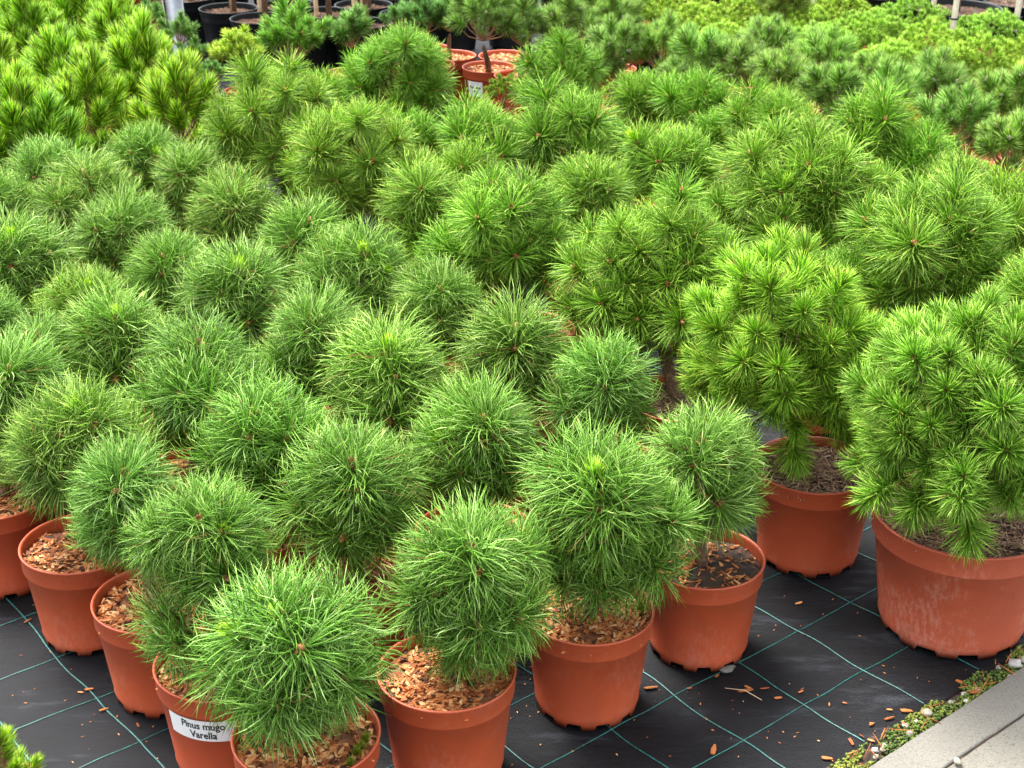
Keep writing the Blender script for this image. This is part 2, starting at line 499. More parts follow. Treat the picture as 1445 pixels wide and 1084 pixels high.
# kerb stones and paving slabs
pav = tag(link('pavement', None), kind='structure')
for s0, s1 in ((-1.4, -0.42), (-0.414, 0.58), (0.586, 1.58), (1.586, 2.6)):
    v_, f_ = box_strip(s0, s1, -0.001, -kerb_w, -0.05, 0.012)
    link('kerb_stone', mesh('kerb_stone', v_, f_, M['concrete'], smooth=False), pav)
for s0, s1 in ((-1.3, -0.72), (-0.714, -0.12), (-0.114, 0.48), (0.486, 1.08), (1.086, 1.7)):
    for r_ in range(2):
        v_, f_ = box_strip(s0 + 0.11 * r_, s1 + 0.11 * r_, -kerb_w - 0.0035 - 0.303 * r_, -kerb_w - 0.303 - 0.303 * r_, -0.05, 0.010)
        link('paving_slab', mesh('paving_slab', v_, f_, M['concrete2'], smooth=False), pav)
vs, fs = box_strip(-1.6, 2.8, 0.0, -kerb_w - 0.7, -0.06, 0.008)
link('joint_bed', mesh('joint_bed', vs, fs, M['soil'], smooth=False), pav)

# pebbles in the moss: things of their own
def rock_mesh(seed, n=9):
    v_, f_, a_ = [], [], []
    blob(v_, f_, a_, (0, 0, 0), 1.0, random.random() * 0.6 + 0.4, seed, 0.72, n, 6)
    return mesh('pebble', v_, f_, M['pebble'], attrs={'rnd': a_})
rocks = [rock_mesh(i) for i in range(5)]
peb = [(1433, 937, 11, 'largest white pebble in the moss at the far end of the kerb'), (1444, 931, 8, 'white pebble cut by the right edge of the photo, in the moss'),
       (1308, 1006, 9, 'bright white pebble at the edge of the mat halfway along the moss strip'),
       (1284, 1034, 7, 'cream pebble in the moss beside two splinters of bark'), (1278, 1023, 6, 'elongated pale pebble just below the bright white one'),
       (1235, 1057, 6, 'yellowish pebble, left one of the pebble cluster near the bottom edge'), (1246, 1056, 6, 'pale pebble, right one of the pebble cluster near the bottom edge'),
       (1249, 1050, 5, 'small white pebble, topmost of the pebble cluster near the bottom edge'), (1236, 1067, 6, 'white pebble, lowest of the pebble cluster near the bottom edge'),
       (1379, 973, 6, 'flat cream pebble lying in moss beside the kerb joint'), (1361, 978, 5, 'small pale pebble left of the flat cream pebble'),
       (1409, 941, 5, 'small white pebble left of the largest pebble'), (1342, 990, 5, 'tan pebble among bark splinters in the moss'),
       (1425, 955, 6, 'pale yellow pebble close to the kerb below the largest pebble'), (1364, 988, 5, 'small round pebble in the middle of the moss strip'),
       (1293, 1016, 4, 'tan pebble just left of the bright white pebble'), (1350, 1081, 7, 'white pebble lying on the paving joint at the bottom edge')]
for i, (px, py, rp, lab) in enumerate(peb):
    p = at(px, py, 0.008); d = (p - cam.location).length
    onk = lab.endswith('bottom edge') and px > 1300
    r_ = rp * d / F_PX * 0.85
    o = link('pebble', rocks[i % 5], None, (p.x, p.y, (0.014 if onk else 0.003) + r_ * 0.45), (0, 0, i * 1.3), (r_ * 1.1, r_ * 0.85, r_ * 0.8))
    tag(o, lab, 'pebble', 'pebbles along the kerb')

# loose bark chips on the mat: things
def chip_mesh():
    v_, f_, a_ = [], [], []
    chipgeo(v_, f_, a_, (0, 0, 0), Vector((1, 0, 0)), 1.0, random.uniform(0.26, 0.4), 0.12, random.uniform(0.25, 0.8))
    return mesh('bark_chip', v_, f_, M['chip'], smooth=False, attrs={'rnd': a_})
chips = [chip_mesh() for _ in range(6)]
loose = [(1007, 1061, 22, 75, 'upright long orange bark chip on the mat near the bottom edge'), (1052, 975, 20, 10, 'widest orange bark chip right of the middle pot on the mat'),
         (1056, 971, 11, -35, 'pointed chip overlapping the widest bark chip'), (1079, 973, 12, 5, 'orange chip just right of the widest bark chip'),
         (1127, 853, 11, 20, 'orange chip between the two large pots'), (1098, 987, 10, 10, 'small orange chip below the chip pair on the mat'),
         (1012, 955, 9, 50, 'orange chip beside the grey stone on the mat'), (973, 973, 7, 20, 'tiny chip on the thread left of the grey stone'),
         (918, 974, 18, 12, 'long tan chip right of the front row pot'), (1255, 1015, 15, 22, 'orange chip near the moss strip'),
         (1255, 1003, 8, -20, 'small orange chip above the chip near the moss strip'), (1279, 1005, 15, -5, 'curved thin brown chip near the moss strip'),
         (1230, 1024, 10, 40, 'curled chip left of the moss strip'), (1201, 1048, 14, 100, 'thin upright chip beside the end of a thread'),
         (1130, 979, 8, 30, 'tan chip above the thread crossing'), (1132, 975, 6, 40, 'tiny chip above the thread crossing'),
         (1170, 996, 7, 80, 'thin upright chip on a thread right of the crossing'), (1192, 994, 6, -15, 'small flat tan chip right of the crossing'),
         (1356, 966, 16, -50, 'leaning reddish chip at the top edge of the moss strip'), (1375, 987, 15, 22, 'orange chip lying across the kerb edge'),
         (1275, 1032, 12, -60, 'orange splinter in the moss beside a cream pebble'), (40, 880, 11, 55, 'brown chip on the mat below the leftmost pots'),
         (114, 979, 8, -10, 'orange chip, left one of a pair on the left mat'), (126, 974, 11, 22, 'orange chip, right one of a pair on the left mat'),
         (147, 1003, 12, 30, 'dull brown chip below the pair on the left mat'), (195, 1026, 9, -60, 'orange chip beside a green thread on the left mat'),
         (247, 1013, 11, -20, 'orange chip at the foot of the labelled pot'), (1216, 1040, 8, -50, 'small chip at the end of the thread by the moss'),
         (1229, 1046, 10, -30, 'tan chip touching the moss strip'), (1167, 1072, 14, -8, 'flat orange chip at the lower end of the moss strip')]
for i, (px, py, lp, ang, lab) in enumerate(loose):
    p = at(px, py, 0.0); d = (p - cam.location).length
    L = lp * d / F_PX
    z = mat_z(p.x, p.y) + 0.0035
    if clip_strip(p) < strip_w: z = 0.016
    o = link('bark_chip', chips[i % 6], None, (p.x, p.y, z), (random.uniform(-.2, .2), random.uniform(-.1, .1), math.radians(ang)), L)
    tag(o, lab, 'bark chip', 'loose bark chips on the mat')
p = at(1026, 946, 0)
o = link('stone', rocks[1], None, (p.x, p.y, 0.003), (0, 0, 0.6), (0.016, 0.009, 0.006)); tag(o, 'flat grey stone on the mat in front of the dark-soiled pot', 'stone')
o.data = rocks[1].copy(); o.data.materials[0] = M['concrete']
vs, fs, at_ = [], [], []
for i in range(190):      # crumbs
    p = at(random.uniform(0, 1400), random.uniform(840, 1084), 0)
    if clip_strip(p) < strip_w: continue
    chipgeo(vs, fs, at_, (p.x, p.y, mat_z(p.x, p.y) + 0.002), Vector((random.uniform(-1, 1), random.uniform(-1, 1), 0.01)), random.uniform(0.002, 0.006), random.uniform(0.001, 0.002), 0.001, random.random())
tag(link('bark_crumbs', mesh('bark_crumbs', vs, fs, M['chip'], smooth=False, attrs={'rnd': at_})), 'tiny bark crumbs scattered over the black mat', 'debris', kind='stuff')
for k, (a, c_, lab) in enumerate((((1023, 971), (1075, 988), 'pale dry grass stalk lying left of the bark chips'), ((246, 1008), (262, 1048), 'bent dry stalk at the foot of the labelled pot'))):
    A, B = at(*a, 0.004), at(*c_, 0.004); v_, f_ = [], []
    mid = (A + B) / 2 + Vector((0.004, 0.008, 0.002))
    tube(v_, f_, [A, mid, B], [0.0008, 0.0009, 0.0006], 5)
    tag(link('dry_stalk', mesh('dry_stalk', v_, f_, M['wood'])), lab, 'stalk')

# ------------------------------------------------------------------ needle tufts
def tuft_mesh(name, mat, n, stem, nl, th0, th1, curl, width, segs=3, wob=0.15, s_from=0.15, stiff_rnd=0.12, yellow=0.02, sides=3, lat=0.0):
    """one shoot: needles set along a stem of the given length, angle from the axis going from th0 (low) to th1 (tip)"""
    vs, fs, rnd, alo = [], [], [], []
    for i in range(n):
        u = (i + random.random()) / n
        u = u ** 0.8
        s = s_from + (1 - s_from) * u
        phi = i * 2.399963 + random.uniform(-0.3, 0.3)
        th = math.radians(th0 + (th1 - th0) * u ** 1.3) + random.gauss(0, stiff_rnd)
        L = nl * random.uniform(0.78, 1.08) * (0.86 + 0.14 * math.sin(PI * min(1, u * 1.1)))
        cu = curl * random.uniform(0.3, 1.5)
        wa, wb_ = random.uniform(-wob, wob), random.uniform(-wob, wob)
        la = random.gauss(0, lat)
        th = max(0.12, th)
        cp, sp = math.cos(phi), math.sin(phi)
        p = Vector((cp * 0.002, sp * 0.002, stem * s))
        pts = [p.copy()]; dirs = []
        for k in range(segs):
            tt = (k + 0.5) / segs
            a = th + cu * (tt - 0.15) + wa * math.sin(tt * 5)
            ph = phi + wb_ * math.sin(tt * 4 + wa * 9) + la * tt
            d = Vector((math.sin(a) * math.cos(ph), math.sin(a) * math.sin(ph), math.cos(a)))
            dirs.append(d); p = p + d * (L / segs); pts.append(p.copy())
        r_ = random.random() * 0.97
        if random.random() < yellow: r_ = 1.0
        roll = random.random() * PI
        b0 = len(vs)
        for k in range(segs):
            d = dirs[k] if k == 0 else (dirs[k] + dirs[k - 1]).normalized()
            x = d.cross(Vector((0.3, 0.5, 0.81))); x.normalize(); y = d.cross(x)
            tt = k / segs
            wd = width * (0.5 if segs > 1 else 0.5) * (0.75 if k == 0 else 1.0) * (1 - 0.25 * tt)
            for q in range(sides):
                a = roll + 2 * PI * q / sides
                vs.append(tuple(pts[k] + (x * math.cos(a) + y * math.sin(a)) * wd)); rnd.append(r_); alo.append(tt)
        # blunt tip
        d = dirs[-1]
        vs.append(tuple(pts[-1])); rnd.append(r_); alo.append(1.0)
        for k in range(segs - 1):
            for q in range(sides):
                q2 = (q + 1) % sides; a = b0 + k * sides
                fs.append((a + q, a + q2, a + sides + q2, a + sides + q))
        a = b0 + (segs - 1) * sides
        for q in range(sides): fs.append((a + q, a + (q + 1) % sides, len(vs) - 1))
    return mesh(name, vs, fs, mat, True, attrs={'rnd': rnd, 'along': alo})

K = {}
K['long'] = dict(t=[tuft_mesh('long_tuft', M['n_long'], 390, 0.050, 0.122, 98, 42, 0.42, 0.0019, 4, 0.42, 0.1, 0.19, 0.03, 3, 0.22) for _ in range(5)], stem=0.050, r=0.128)
K['longside'] = dict(t=[tuft_mesh('long_side_tuft', M['n_long'], 270, 0.042, 0.102, 94, 38, 0.40, 0.0018, 4, 0.44, 0.1, 0.22, 0.03, 3, 0.24) for _ in range(5)], stem=0.040, r=0.1)
K['mugo'] = dict(t=[tuft_mesh('mugo_tuft', M['n_mugo'], 230, 0.055, 0.070, 74, 18, 0.28, 0.0020, 3, 0.22, 0.0, 0.22, 0.03, 3, 0.14) for _ in range(6)], stem=0.05, r=0.09)
K['fluffy'] = dict(t=[tuft_mesh('mugo_long_tuft', M['n_mugo'], 260, 0.048, 0.094, 88, 34, 0.36, 0.0019, 4, 0.36, 0.0, 0.22, 0.03, 3, 0.22) for _ in range(5)], stem=0.048, r=0.112)
K['gold'] = dict(t=[tuft_mesh('gold_tuft', M['n_gold'], 240, 0.085, 0.062, 56, 10, 0.06, 0.0027, 2, 0.05, 0.0, 0.10, 0.05, 3) for _ in range(5)], stem=0.085, r=0.15)
K['dark'] = dict(t=[tuft_mesh('dark_tuft', M['n_dark'], 190, 0.060, 0.056, 66, 16, 0.12, 0.0021, 2, 0.06, 0.0, 0.10, 0.02, 3) for _ in range(5)], stem=0.06, r=0.1)
K['blue'] = dict(t=[tuft_mesh('blue_tuft', M['n_blue'], 150, 0.045, 0.034, 75, 12, 0.10, 0.0021, 2, 0.06, 0.0, 0.12, 0.02, 3) for _ in range(4)], stem=0.045, r=0.07)
K['fine'] = dict(t=[tuft_mesh('fine_tuft', M['n_fine'], 74, 0.024, 0.025, 80, 12, 0.08, 0.0020, 2, 0.06, 0.1, 0.15, 0.03, 3) for _ in range(5)], stem=0.024, r=0.04)
K['mini'] = dict(t=[tuft_mesh('mini_tuft', M['n_fine'], 90, 0.018, 0.016, 85, 8, 0.05, 0.0021, 2, 0.05, 0.1, 0.15, 0.02, 3) for _ in range(3)], stem=0.018, r=0.03)
young_t = [tuft_mesh('young_shoot', M['n_young'], 46, 0.018, 0.030, 32, 5, 0.1, 0.0022, 2, 0.05, 0.0, 0.1, 0.0, 3) for _ in range(2)]

def bud_mesh(mat, n=6, L=0.011, R=0.0030, spread=0.7):
    vs, fs, at_ = [], [], []
    for i in range(n):
        if i == 0: d, l, r = Vector((0, 0, 1)), L * 1.25, R * 1.2
        else:
            a = i * 2 * PI / (n - 1) + random.uniform(-.3, .3); tl = spread * random.uniform(0.7, 1.2)
            d = Vector((math.sin(tl) * math.cos(a), math.sin(tl) * math.sin(a), math.cos(tl))); l, r = L * random.uniform(.7, 1), R
        b0 = len(vs)
        tube(vs, fs, [d * 0.0005, d * l * 0.35, d * l * 0.7, d * l], [r * 0.7, r, r * 0.75, r * 0.12], 6)
        at_ += [random.uniform(0.2, 1.0)] * (len(vs) - b0)
    return mesh('bud', vs, fs, mat, attrs={'rnd': at_})
buds = [bud_mesh(M['bud']) for _ in range(4)]
buds_pale = [bud_mesh(M['bud_pale'], 7, 0.014, 0.0036, 0.75) for _ in range(3)]

# ------------------------------------------------------------------ pots and mulch
def pot_mesh(name, R, H, mat, band=0.20, feet=11, taper=0.80, dia=72):
    n = feet * 16
    rb = R * taper
    zb = H * (1 - band)
    rat = lambda z: rb + (R * 0.955 - rb) * (z / zb)
    prof = [(rb - 0.004, 0.006), (rb, 0.0), (rb + 0.0008, 0.012), (rat(0.020) + 0.0012, 0.020), (rat(0.0225), 0.0225), (rat(zb * 0.5), zb * 0.5),
            (rat(zb - 0.002), zb - 0.002), (R * 0.985, zb + 0.0005), (R * 0.992, zb + 0.004), (R * 0.997, H - 0.006), (R * 1.012, H - 0.004), (R * 1.016, H - 0.0015), (R * 1.006, H),
            (R * 0.975, H - 0.001), (R * 0.965, H - 0.006), (R * 0.94, H - 0.05)]
    def zf(i, k, z):
        q = k % 16
        if i <= 1 and q < 8: return z + 0.010
        return z
    def rf(i, k, r):
        return r
    vs, fs = lathe(prof, n, rf, zf)
    b0 = len(vs)
    return mesh(name, vs, fs, mat)

POTS = {'s': (0.109, 0.190, M['terra']), 'm': (0.122, 0.205, M['terra']), 'l': (0.164, 0.235, M['terra_dusty']), 'xs': (0.07, 0.12, M['terra'])}
POTM = {k: pot_mesh('pot', R, H, m_) for k, (R, H, m_) in POTS.items()}
BLACKM = pot_mesh('black_pot', 0.135, 0.245, M['black_pot'], 0.10, 9, 0.74)
BLACKL = pot_mesh('black_tub', 0.205, 0.30, M['black_pot'], 0.10, 9, 0.78)

def mulch_mesh(R, kind, seed, nchips):
    rs = random.Random(seed)
    vs, fs = [], []
    nr, na = 9, 40
    def h(x, y): return 0.006 * noise.noise(Vector((x * 22 + seed, y * 22, seed * 1.3))) + 0.003 * noise.noise(Vector((x * 70, y * 70, seed))) + 0.006 * (1 - (x * x + y * y) / (R * R))
    vs.append((0, 0, h(0, 0)))
    for i in range(1, nr + 1):
        for k in range(na):
            a = 2 * PI * k / na; r = R * i / nr
            vs.append((r * math.cos(a), r * math.sin(a), h(r * math.cos(a), r * math.sin(a))))
    for k in range(na): fs.append((0, 1 + k, 1 + (k + 1) % na))
    for i in range(nr - 1):
        for k in range(na):
            k2 = (k + 1) % na; a = 1 + i * na
            fs.append((a + k, a + na + k, a + na + k2, a + k2))
    base = mesh('mulch', vs, fs, M['mulch_base'] if kind == 'chip' else M['soil'])
    vs, fs, at_ = [], [], []
    for i in range(nchips):
        r = R * 0.97 * math.sqrt(rs.random()); a = rs.uniform(0, 2 * PI); x, y = r * math.cos(a), r * math.sin(a)
        if kind == 'chip':
            if noise.noise(Vector((x * 18, y * 18, seed * 5.1))) < -0.30: continue
            L, W, T, tl = rs.uniform(0.008, 0.020) * rs.choice((1, 1, 1.6)), rs.uniform(0.0035, 0.0085), rs.uniform(0.001, 0.0022), rs.gauss(0, 0.30)
        elif kind == 'dark':
            if noise.noise(Vector((x * 16, y * 16, seed * 5.1))) < 0.08 and rs.random() < 0.8: continue
            L, W, T, tl = rs.uniform(0.004, 0.018), rs.uniform(0.002, 0.005), 0.0015, rs.gauss(0, 0.3)
        else:
            L, W, T, tl = rs.uniform(0.012, 0.045), rs.uniform(0.0011, 0.003), 0.0011, rs.gauss(0, 0.2)
        b = rs.uniform(0, PI)
        random.seed(seed * 1000 + i)
        chipgeo(vs, fs, at_, (x, y, h(x, y) + rs.uniform(0.0005, 0.0045)), Vector((math.cos(b), math.sin(b), tl)), L, W, T, min(1, max(0, rs.gauss(0.52, 0.32))))
    ch = mesh('wood_chips', vs, fs, {'litter': M['chip_dull'], 'shade_toned': M['chip_dark']}.get(kind, M['chip']), smooth=False, attrs={'rnd': at_})
    return base, ch
MUL = {'s': [mulch_mesh(0.103, 'chip', k, 900) for k in range(1, 5)], 'm': [mulch_mesh(0.115, 'litter', 11, 1100)], 'l': [mulch_mesh(0.156, 'litter', 12, 1900)],
       'dark': [mulch_mesh(0.103, 'dark', 21, 800)], 'xs': [mulch_mesh(0.066, 'chip', 31, 250)], 'b': [mulch_mesh(0.125, 'shade_toned', 32, 500)], 'bl': [mulch_mesh(0.19, 'shade_toned', 33, 700)]}

# ------------------------------------------------------------------ plants
def dir_rot(d, roll):
    q = Vector(d).to_track_quat('Z', 'Y')
    m_ = q.to_matrix() @ Matrix.Rotation(roll, 3, 'Z')
    return m_.to_euler()

def sph(tilt, az):
    t_, a = math.radians(tilt), math.radians(az)
    return Vector((math.sin(t_) * math.cos(a), math.sin(t_) * math.sin(a), math.cos(t_)))

def crown_long(R, rs, young=False):
    """one strong leader and whorls of side shoots: (kind, position, direction, scale, young)"""
    k = R / 0.150
    out = [('long', Vector((0, 0, 0.012 * k)), sph(rs.uniform(6, 28), rs.uniform(-140, -40)), k * rs.uniform(.95, 1.08), young)]
    az = rs.uniform(0, 360)
    n1 = rs.choice((3, 4, 4, 5))
    for i in range(n1):
        d = sph(rs.uniform(38, 62), az + i * 360 / n1 + rs.uniform(-22, 22))
        out.append(('longside', d * 0.026 * k + Vector((0, 0, -0.004 * k)), d, k * rs.uniform(0.88, 1.14), rs.random() < 0.12))
    az += 40
    n2 = rs.choice((6, 7))
    for i in range(n2):
        d = sph(rs.uniform(66, 98), az + i * 360 / n2 + rs.uniform(-22, 22))
        out.append(('longside', d * rs.uniform(0.02, 0.045) * k + Vector((0, 0, rs.uniform(-0.045, -0.015) * k)), d, k * rs.uniform(0.75, 1.18), False))
    if rs.random() < 0.6:                 # a side lobe makes the crown lopsided
        la = rs.uniform(0, 360); of = sph(90, la) * rs.uniform(0.035, 0.062) * k
        for j in range(3):
            d = sph(rs.uniform(45, 95), la + (j - 1) * 45 + rs.uniform(-15, 15))
            out.append(('longside', of + d * 0.02 * k + Vector((0, 0, rs.uniform(-.03, 0.01) * k)), d, k * rs.uniform(.75, 1.0), False))
    for i in range(6):
        d = sph(rs.uniform(106, 130), az + i * 60 + rs.uniform(-20, 20))
        out.append(('longside', d * 0.024 * k + Vector((0, 0, -0.040 * k)), d, k * rs.uniform(0.62, 0.9), False))
    return out

def crown_ball(R, rs, kind='mugo', n=26, zs=1.0, tiltmax=128, bump_=0.16, kk=1.0, inner=0.52, lift=0.0):
    out = []
    n = int(n * 1.35)
    L = K[kind]['r'] * kk
    for i in range(n):
        ct = 1 - (1 - math.cos(math.radians(tiltmax))) * (i + 0.4) / n
        ti = math.degrees(math.acos(max(-1, min(1, ct)))); az = i * 137.5 + rs.uniform(-14, 14)
        d = sph(ti + rs.uniform(-8, 8), az)
        rr = max(0.012, (R * (1 + rs.uniform(-bump_, bump_)) - L))
        p = Vector((d.x, d.y, d.z * zs)) * rr
        dd = (d + Vector((0, 0, lift))).normalized()
        out.append((kind, p, dd, kk * rs.uniform(0.78, 1.12), rs.random() < 0.008))
    # inner shoots fill the shell
    if R > L * 1.5:
        for i in range(int(n * 0.35)):
            d = sph(rs.uniform(20, tiltmax), rs.uniform(0, 360))
            p = Vector((d.x, d.y, d.z * zs)) * max(0.01, R * 0.45 - 0.02)
            out.append((kind, p, d, kk, False))
    return out

def crown_upright(R, rs, kind='gold', n=13, H=1.5, kk=1.0):
    out = []
    for i in range(n):
        f = (i + 0.5) / n
        ti = 8 + 52 * f ** 0.8; az = i * 137.5 + rs.uniform(-18, 18)
        d = sph(ti + rs.uniform(-6, 6), az)
        z = R * H * (0.28 - 1.0 * f) - K[kind]['stem'] * kk * 0.3
        h = sph(90, az)
        p = h * R * (0.08 + 0.62 * f) + Vector((0, 0, z))
        dd = sph(ti * 0.75, az)
        out.append((kind, p, dd, kk * rs.uniform(0.85, 1.12), False))
    return out

def crown_dome(R, rs, kind='fine', n=110, zs=0.72, kk=1.0):
    out = []
    lumps = [(sph(rs.uniform(5, 95), i * 137.5), rs.uniform(0.28, 0.5)) for i in range(12)]
    for i in range(n):
        ct = 1 - 1.12 * (i + 0.5) / n
        ti = math.degrees(math.acos(max(-1, min(1, ct)))); az = i * 137.5 + rs.uniform(-8, 8)
        d = sph(ti, az)
        b_ = max([max(0, 1 - (d - l[0]).length / l[1]) for l in lumps])
        rr = R * (0.76 + 0.22 * b_ + rs.uniform(-0.03, 0.03))
        p = Vector((d.x * rr, d.y * rr, d.z * rr * zs))
        out.append((kind, p, (d + Vector((0, 0, 0.25))).normalized(), kk * rs.uniform(0.85, 1.2), False))
    return out

def trunk_mesh(base, top, targets, r0, mat, seed):
    vs, fs = [], []
    rs = random.Random(seed)
    mid = (base + top) / 2 + Vector((rs.uniform(-.008, .008), rs.uniform(-.008, .008), 0))
    tube(vs, fs, [base, mid, top], [r0, r0 * 0.85, r0 * 0.55], 8)
    return mesh('trunk', vs, fs, mat), mid

def branch_mesh(a, b_, r0, mat):
    vs, fs = [], []
    mid = a.lerp(b_, 0.5) + Vector((0, 0, -0.12 * (b_ - a).length))
    tube(vs, fs, [a, mid, b_], [r0, r0 * 0.8, r0 * 0.55], 5, cap=False)
    return mesh('branch', vs, fs, mat)

PLANTS = []
def P(kind, cx, cy, r, label, zc=None, pot=None, size='s', tint=None, opt=None):
    PLANTS.append(dict(kind=kind, cx=cx, cy=cy, r=r, label=label, zc=zc, pot=pot, size=size, tint=tint, opt=opt or {}))

# --- long-needled pines: front rows
P('long', 416, 918, 134, 'large blue-green long-needled pine nearest the camera, with a bright young shoot at its centre', pot=(432, 1035), zc=.335, tint=(0.97, 1.0, 1.12), opt=dict(weeds=[(.075,-.03),(.07,-.055),(.08,-.02),(.085,.0)], young=True))
P('long', 652, 818, 116, 'long-needled pine in the front pot right of the nearest pine', pot=(630, 945), zc=.34, opt=dict(extra=[(.05,-.03,-.04,85,-30,.9),(.06,0,-.05,90,0,.9),(0,-.03,-.08,118,-90,.8),(.03,-.02,-.08,118,-30,.8)]))
P('long', 842, 722, 128, 'bushy long-needled pine above the middle front pot, two orange buds at its centre', pot=(831, 858), zc=.37, tint=(0.98, 1, .95), opt=dict(extra=[(.085,-.01,-.02,70,-20,.95),(.07,-.03,-.07,100,-40,.9),(.08,.03,-.04,95,20,.9),(0,-.03,-.09,118,-90,.9),(-.03,-.02,-.09,118,-150,.85),(.03,-.02,-.09,118,-40,.85)], weeds=[(.085,.02),(.09,.01)], young=True))
P('long', 993, 665, 98, 'small long-needled pine on a short bare stem above dark soil', pot=(992, 785), zc=.355, opt=dict(mul='dark'))
P('long', 297, 765, 102, 'long-needled pine in the white-labelled terracotta pot at the left front', pot=(315, 932), zc=.40, opt=dict(extra=[(-.03,-.05,-.13,100,-120,.85),(-.05,-.02,-.12,100,-170,.85),(.0,-.05,-.14,115,-80,.8)]))
P('long', 175, 705, 92, 'long-needled pine above the third pot from the left, just left of the white-labelled one', pot=(222, 843), zc=.365, tint=(.97, 1, 1.08))
P('long', 112, 625, 98, 'long-needled pine with a small yellow young shoot, above the second pot from the left', pot=(115, 765), zc=.37, opt=dict(young=True))
P('long', 28, 560, 92, 'long-needled pine over the leftmost pot, cut by the left edge', pot=(-6, 695), zc=.36, tint=(.97, 1, 1.15))
# second diagonal
P('long', 500, 700, 100, 'long-needled pine behind the gap between the two nearest pines', zc=.35, tint=(.96, 1, 1))
P('long', 668, 632, 98, 'dark green long-needled pine in the middle of the second row, above the second front pine', zc=.36, tint=(.92, .98, .9))
P('long', 850, 553, 86, 'pale long-needled pine left of the bare mulch patch, behind the middle front pine', zc=.34, tint=(1, 1.03, 1.02))
P('long', 372, 627, 98, 'long-needled pine behind the labelled pot\'s pine, with two orange side buds', zc=.35, tint=(.93, 1, .95))
P('long', 282, 538, 98, 'tall long-needled pine with a vertical row of orange buds, in the left centre', zc=.37)
P('long', 165, 495, 84, 'long-needled pine with a fresh green centre, left of the one with a bud row', zc=.35, opt=dict(young=True))
P('long', 62, 505, 62, 'small long-needled pine between the left edge and the fresh green one', zc=.33, tint=(.97, 1, 1.15))
P('long', 548, 545, 98, 'wide long-needled pine with a lime candle over an orange bud, centre of the photo', zc=.355, tint=(1.03, 1.02, .98), opt=dict(young=True))
P('long', 722, 510, 92, 'long-needled pine with an orange bud left of its centre, right of the photo centre', zc=.34)
P('long', 452, 490, 86, 'long-needled pine with one brown bud in full view, left above the photo centre', zc=.355, tint=(.95, 1, 1.05))
P('long', 618, 440, 72, 'long-needled pine between the brown-budded one and the big lime balls', zc=.34)
P('long', 512, 395, 80, 'rounded long-needled pine with short top, behind the brown-budded pine', zc=.35)
P('long', 333, 425, 84, 'long-needled pine with a bright green centre, in the fifth diagonal from the left front', zc=.355, tint=(.97, 1, 1.06), opt=dict(young=True))
P('long', 236, 392, 66, 'long-needled pine with a brown bud low at its front, left of the bright-centred one', zc=.345)
P('long', 122, 440, 64, 'upright long-needled pine with greener erect needles near the left side', zc=.35, tint=(1.03, 1.04, .85), opt=dict(young=True))
P('long', 30, 385, 80, 'long-needled pine with an orange bud cluster at the left edge', zc=.36, tint=(.95, 1, 1.05))
P('long', 432, 352, 72, 'long-needled pine with a pale orange bud, behind the rounded short-topped one', zc=.35)
P('long', 332, 308, 66, 'long-needled pine with two buds one above the other, upper left', zc=.345)
P('long', 182, 338, 64, 'long-needled pine with a brown bud, below the pair in the upper left', zc=.34)
P('long', 128, 285, 68, 'broad long-needled pine in the upper left, third from the left edge', zc=.35)
P('long', 278, 262, 60, 'long-needled pine half hidden between two others in the upper left', zc=.34)
P('long', 206, 236, 58, 'darker long-needled pine directly under the yellow pines', zc=.34, tint=(.9, .97, .9))
P('long', 68, 258, 62, 'long-needled pine in the back row at the far upper left', zc=.34)
P('long', 0, 300, 55, 'long-needled pine cut by the left edge in the back row', zc=.34)
P('long', -20, 470, 60, 'long-needled pine mostly outside the left edge, middle height', zc=.33, tint=(.97, 1, 1.15))
P('long', 8, 640, 40, 'low needles of a pine at the left edge above the leftmost pot', zc=.26)
P('long', 395, 540, 50, 'small long-needled pine squeezed in between larger ones left of centre', zc=.30)

# --- larger mugo balls
P('mugo', 398, 190, 100, 'large green pine with several long upright shoots behind the left block', zc=.44, opt=dict(n=24, kk=1.25, zs=1.05, lift=.25))
P('mugo', 500, 240, 100, 'large lime-green pine with many starry shoots, right of the upright-shooted one', zc=.42, opt=dict(n=26, kk=1.15))
P('mugo', 562, 122, 84, 'large green pine with a pointed top just left of the far terracotta pots', zc=.44, tint=(.95, 1, .85), opt=dict(n=26, kk=1.2, zs=1.1, lift=.3))
P('mugo', 684, 206, 64, 'light green pine in front of the far labelled pot', zc=.40, tint=(1, 1.03, 1.1), opt=dict(n=18, kk=1.2))
P('mugo', 795, 205, 80, 'pine with dark branch centre and long pale needles, upper middle', zc=.40, tint=(1, 1.02, 1.05), opt=dict(n=18, kk=1.3))
P('mugo', 600, 300, 74, 'pine with an upright orange bud between the lime pines', zc=.38, tint=(.97, 1, 1.15), opt=dict(n=18, kk=1.25))
P('mugo', 722, 340, 98, 'large open pine with a separate starry shoot hanging low at its front', zc=.41, opt=dict(n=24, kk=1.3))
P('mugo', 828, 285, 66, 'pine with one upright brown bud, right of the large open pine', zc=.40, opt=dict(n=16, kk=1.25))
P('mugo', 946, 245, 78, 'fluffy light green pine, directly behind the largest ball', zc=.41, tint=(1.05, 1.05, .95), opt=dict(n=20, kk=1.3))
P('mugo', 930, 400, 128, 'largest spherical pine in the centre right, above the bare mulch patch', zc=.41, pot=(962, 560), size='m', tint=(.99, 1.03, 1), opt=dict(n=36, kk=1.1))
P('mugo', 1122, 292, 112, 'wide pine with a brown branch showing low in its centre, upper right', zc=.42, opt=dict(n=30, kk=1.3))
P('mugo', 1085, 200, 72, 'soft pine in shade between the wide pine and the short-needled ones', zc=.38, tint=(.92, 1, .9), opt=dict(n=18, kk=1.2))
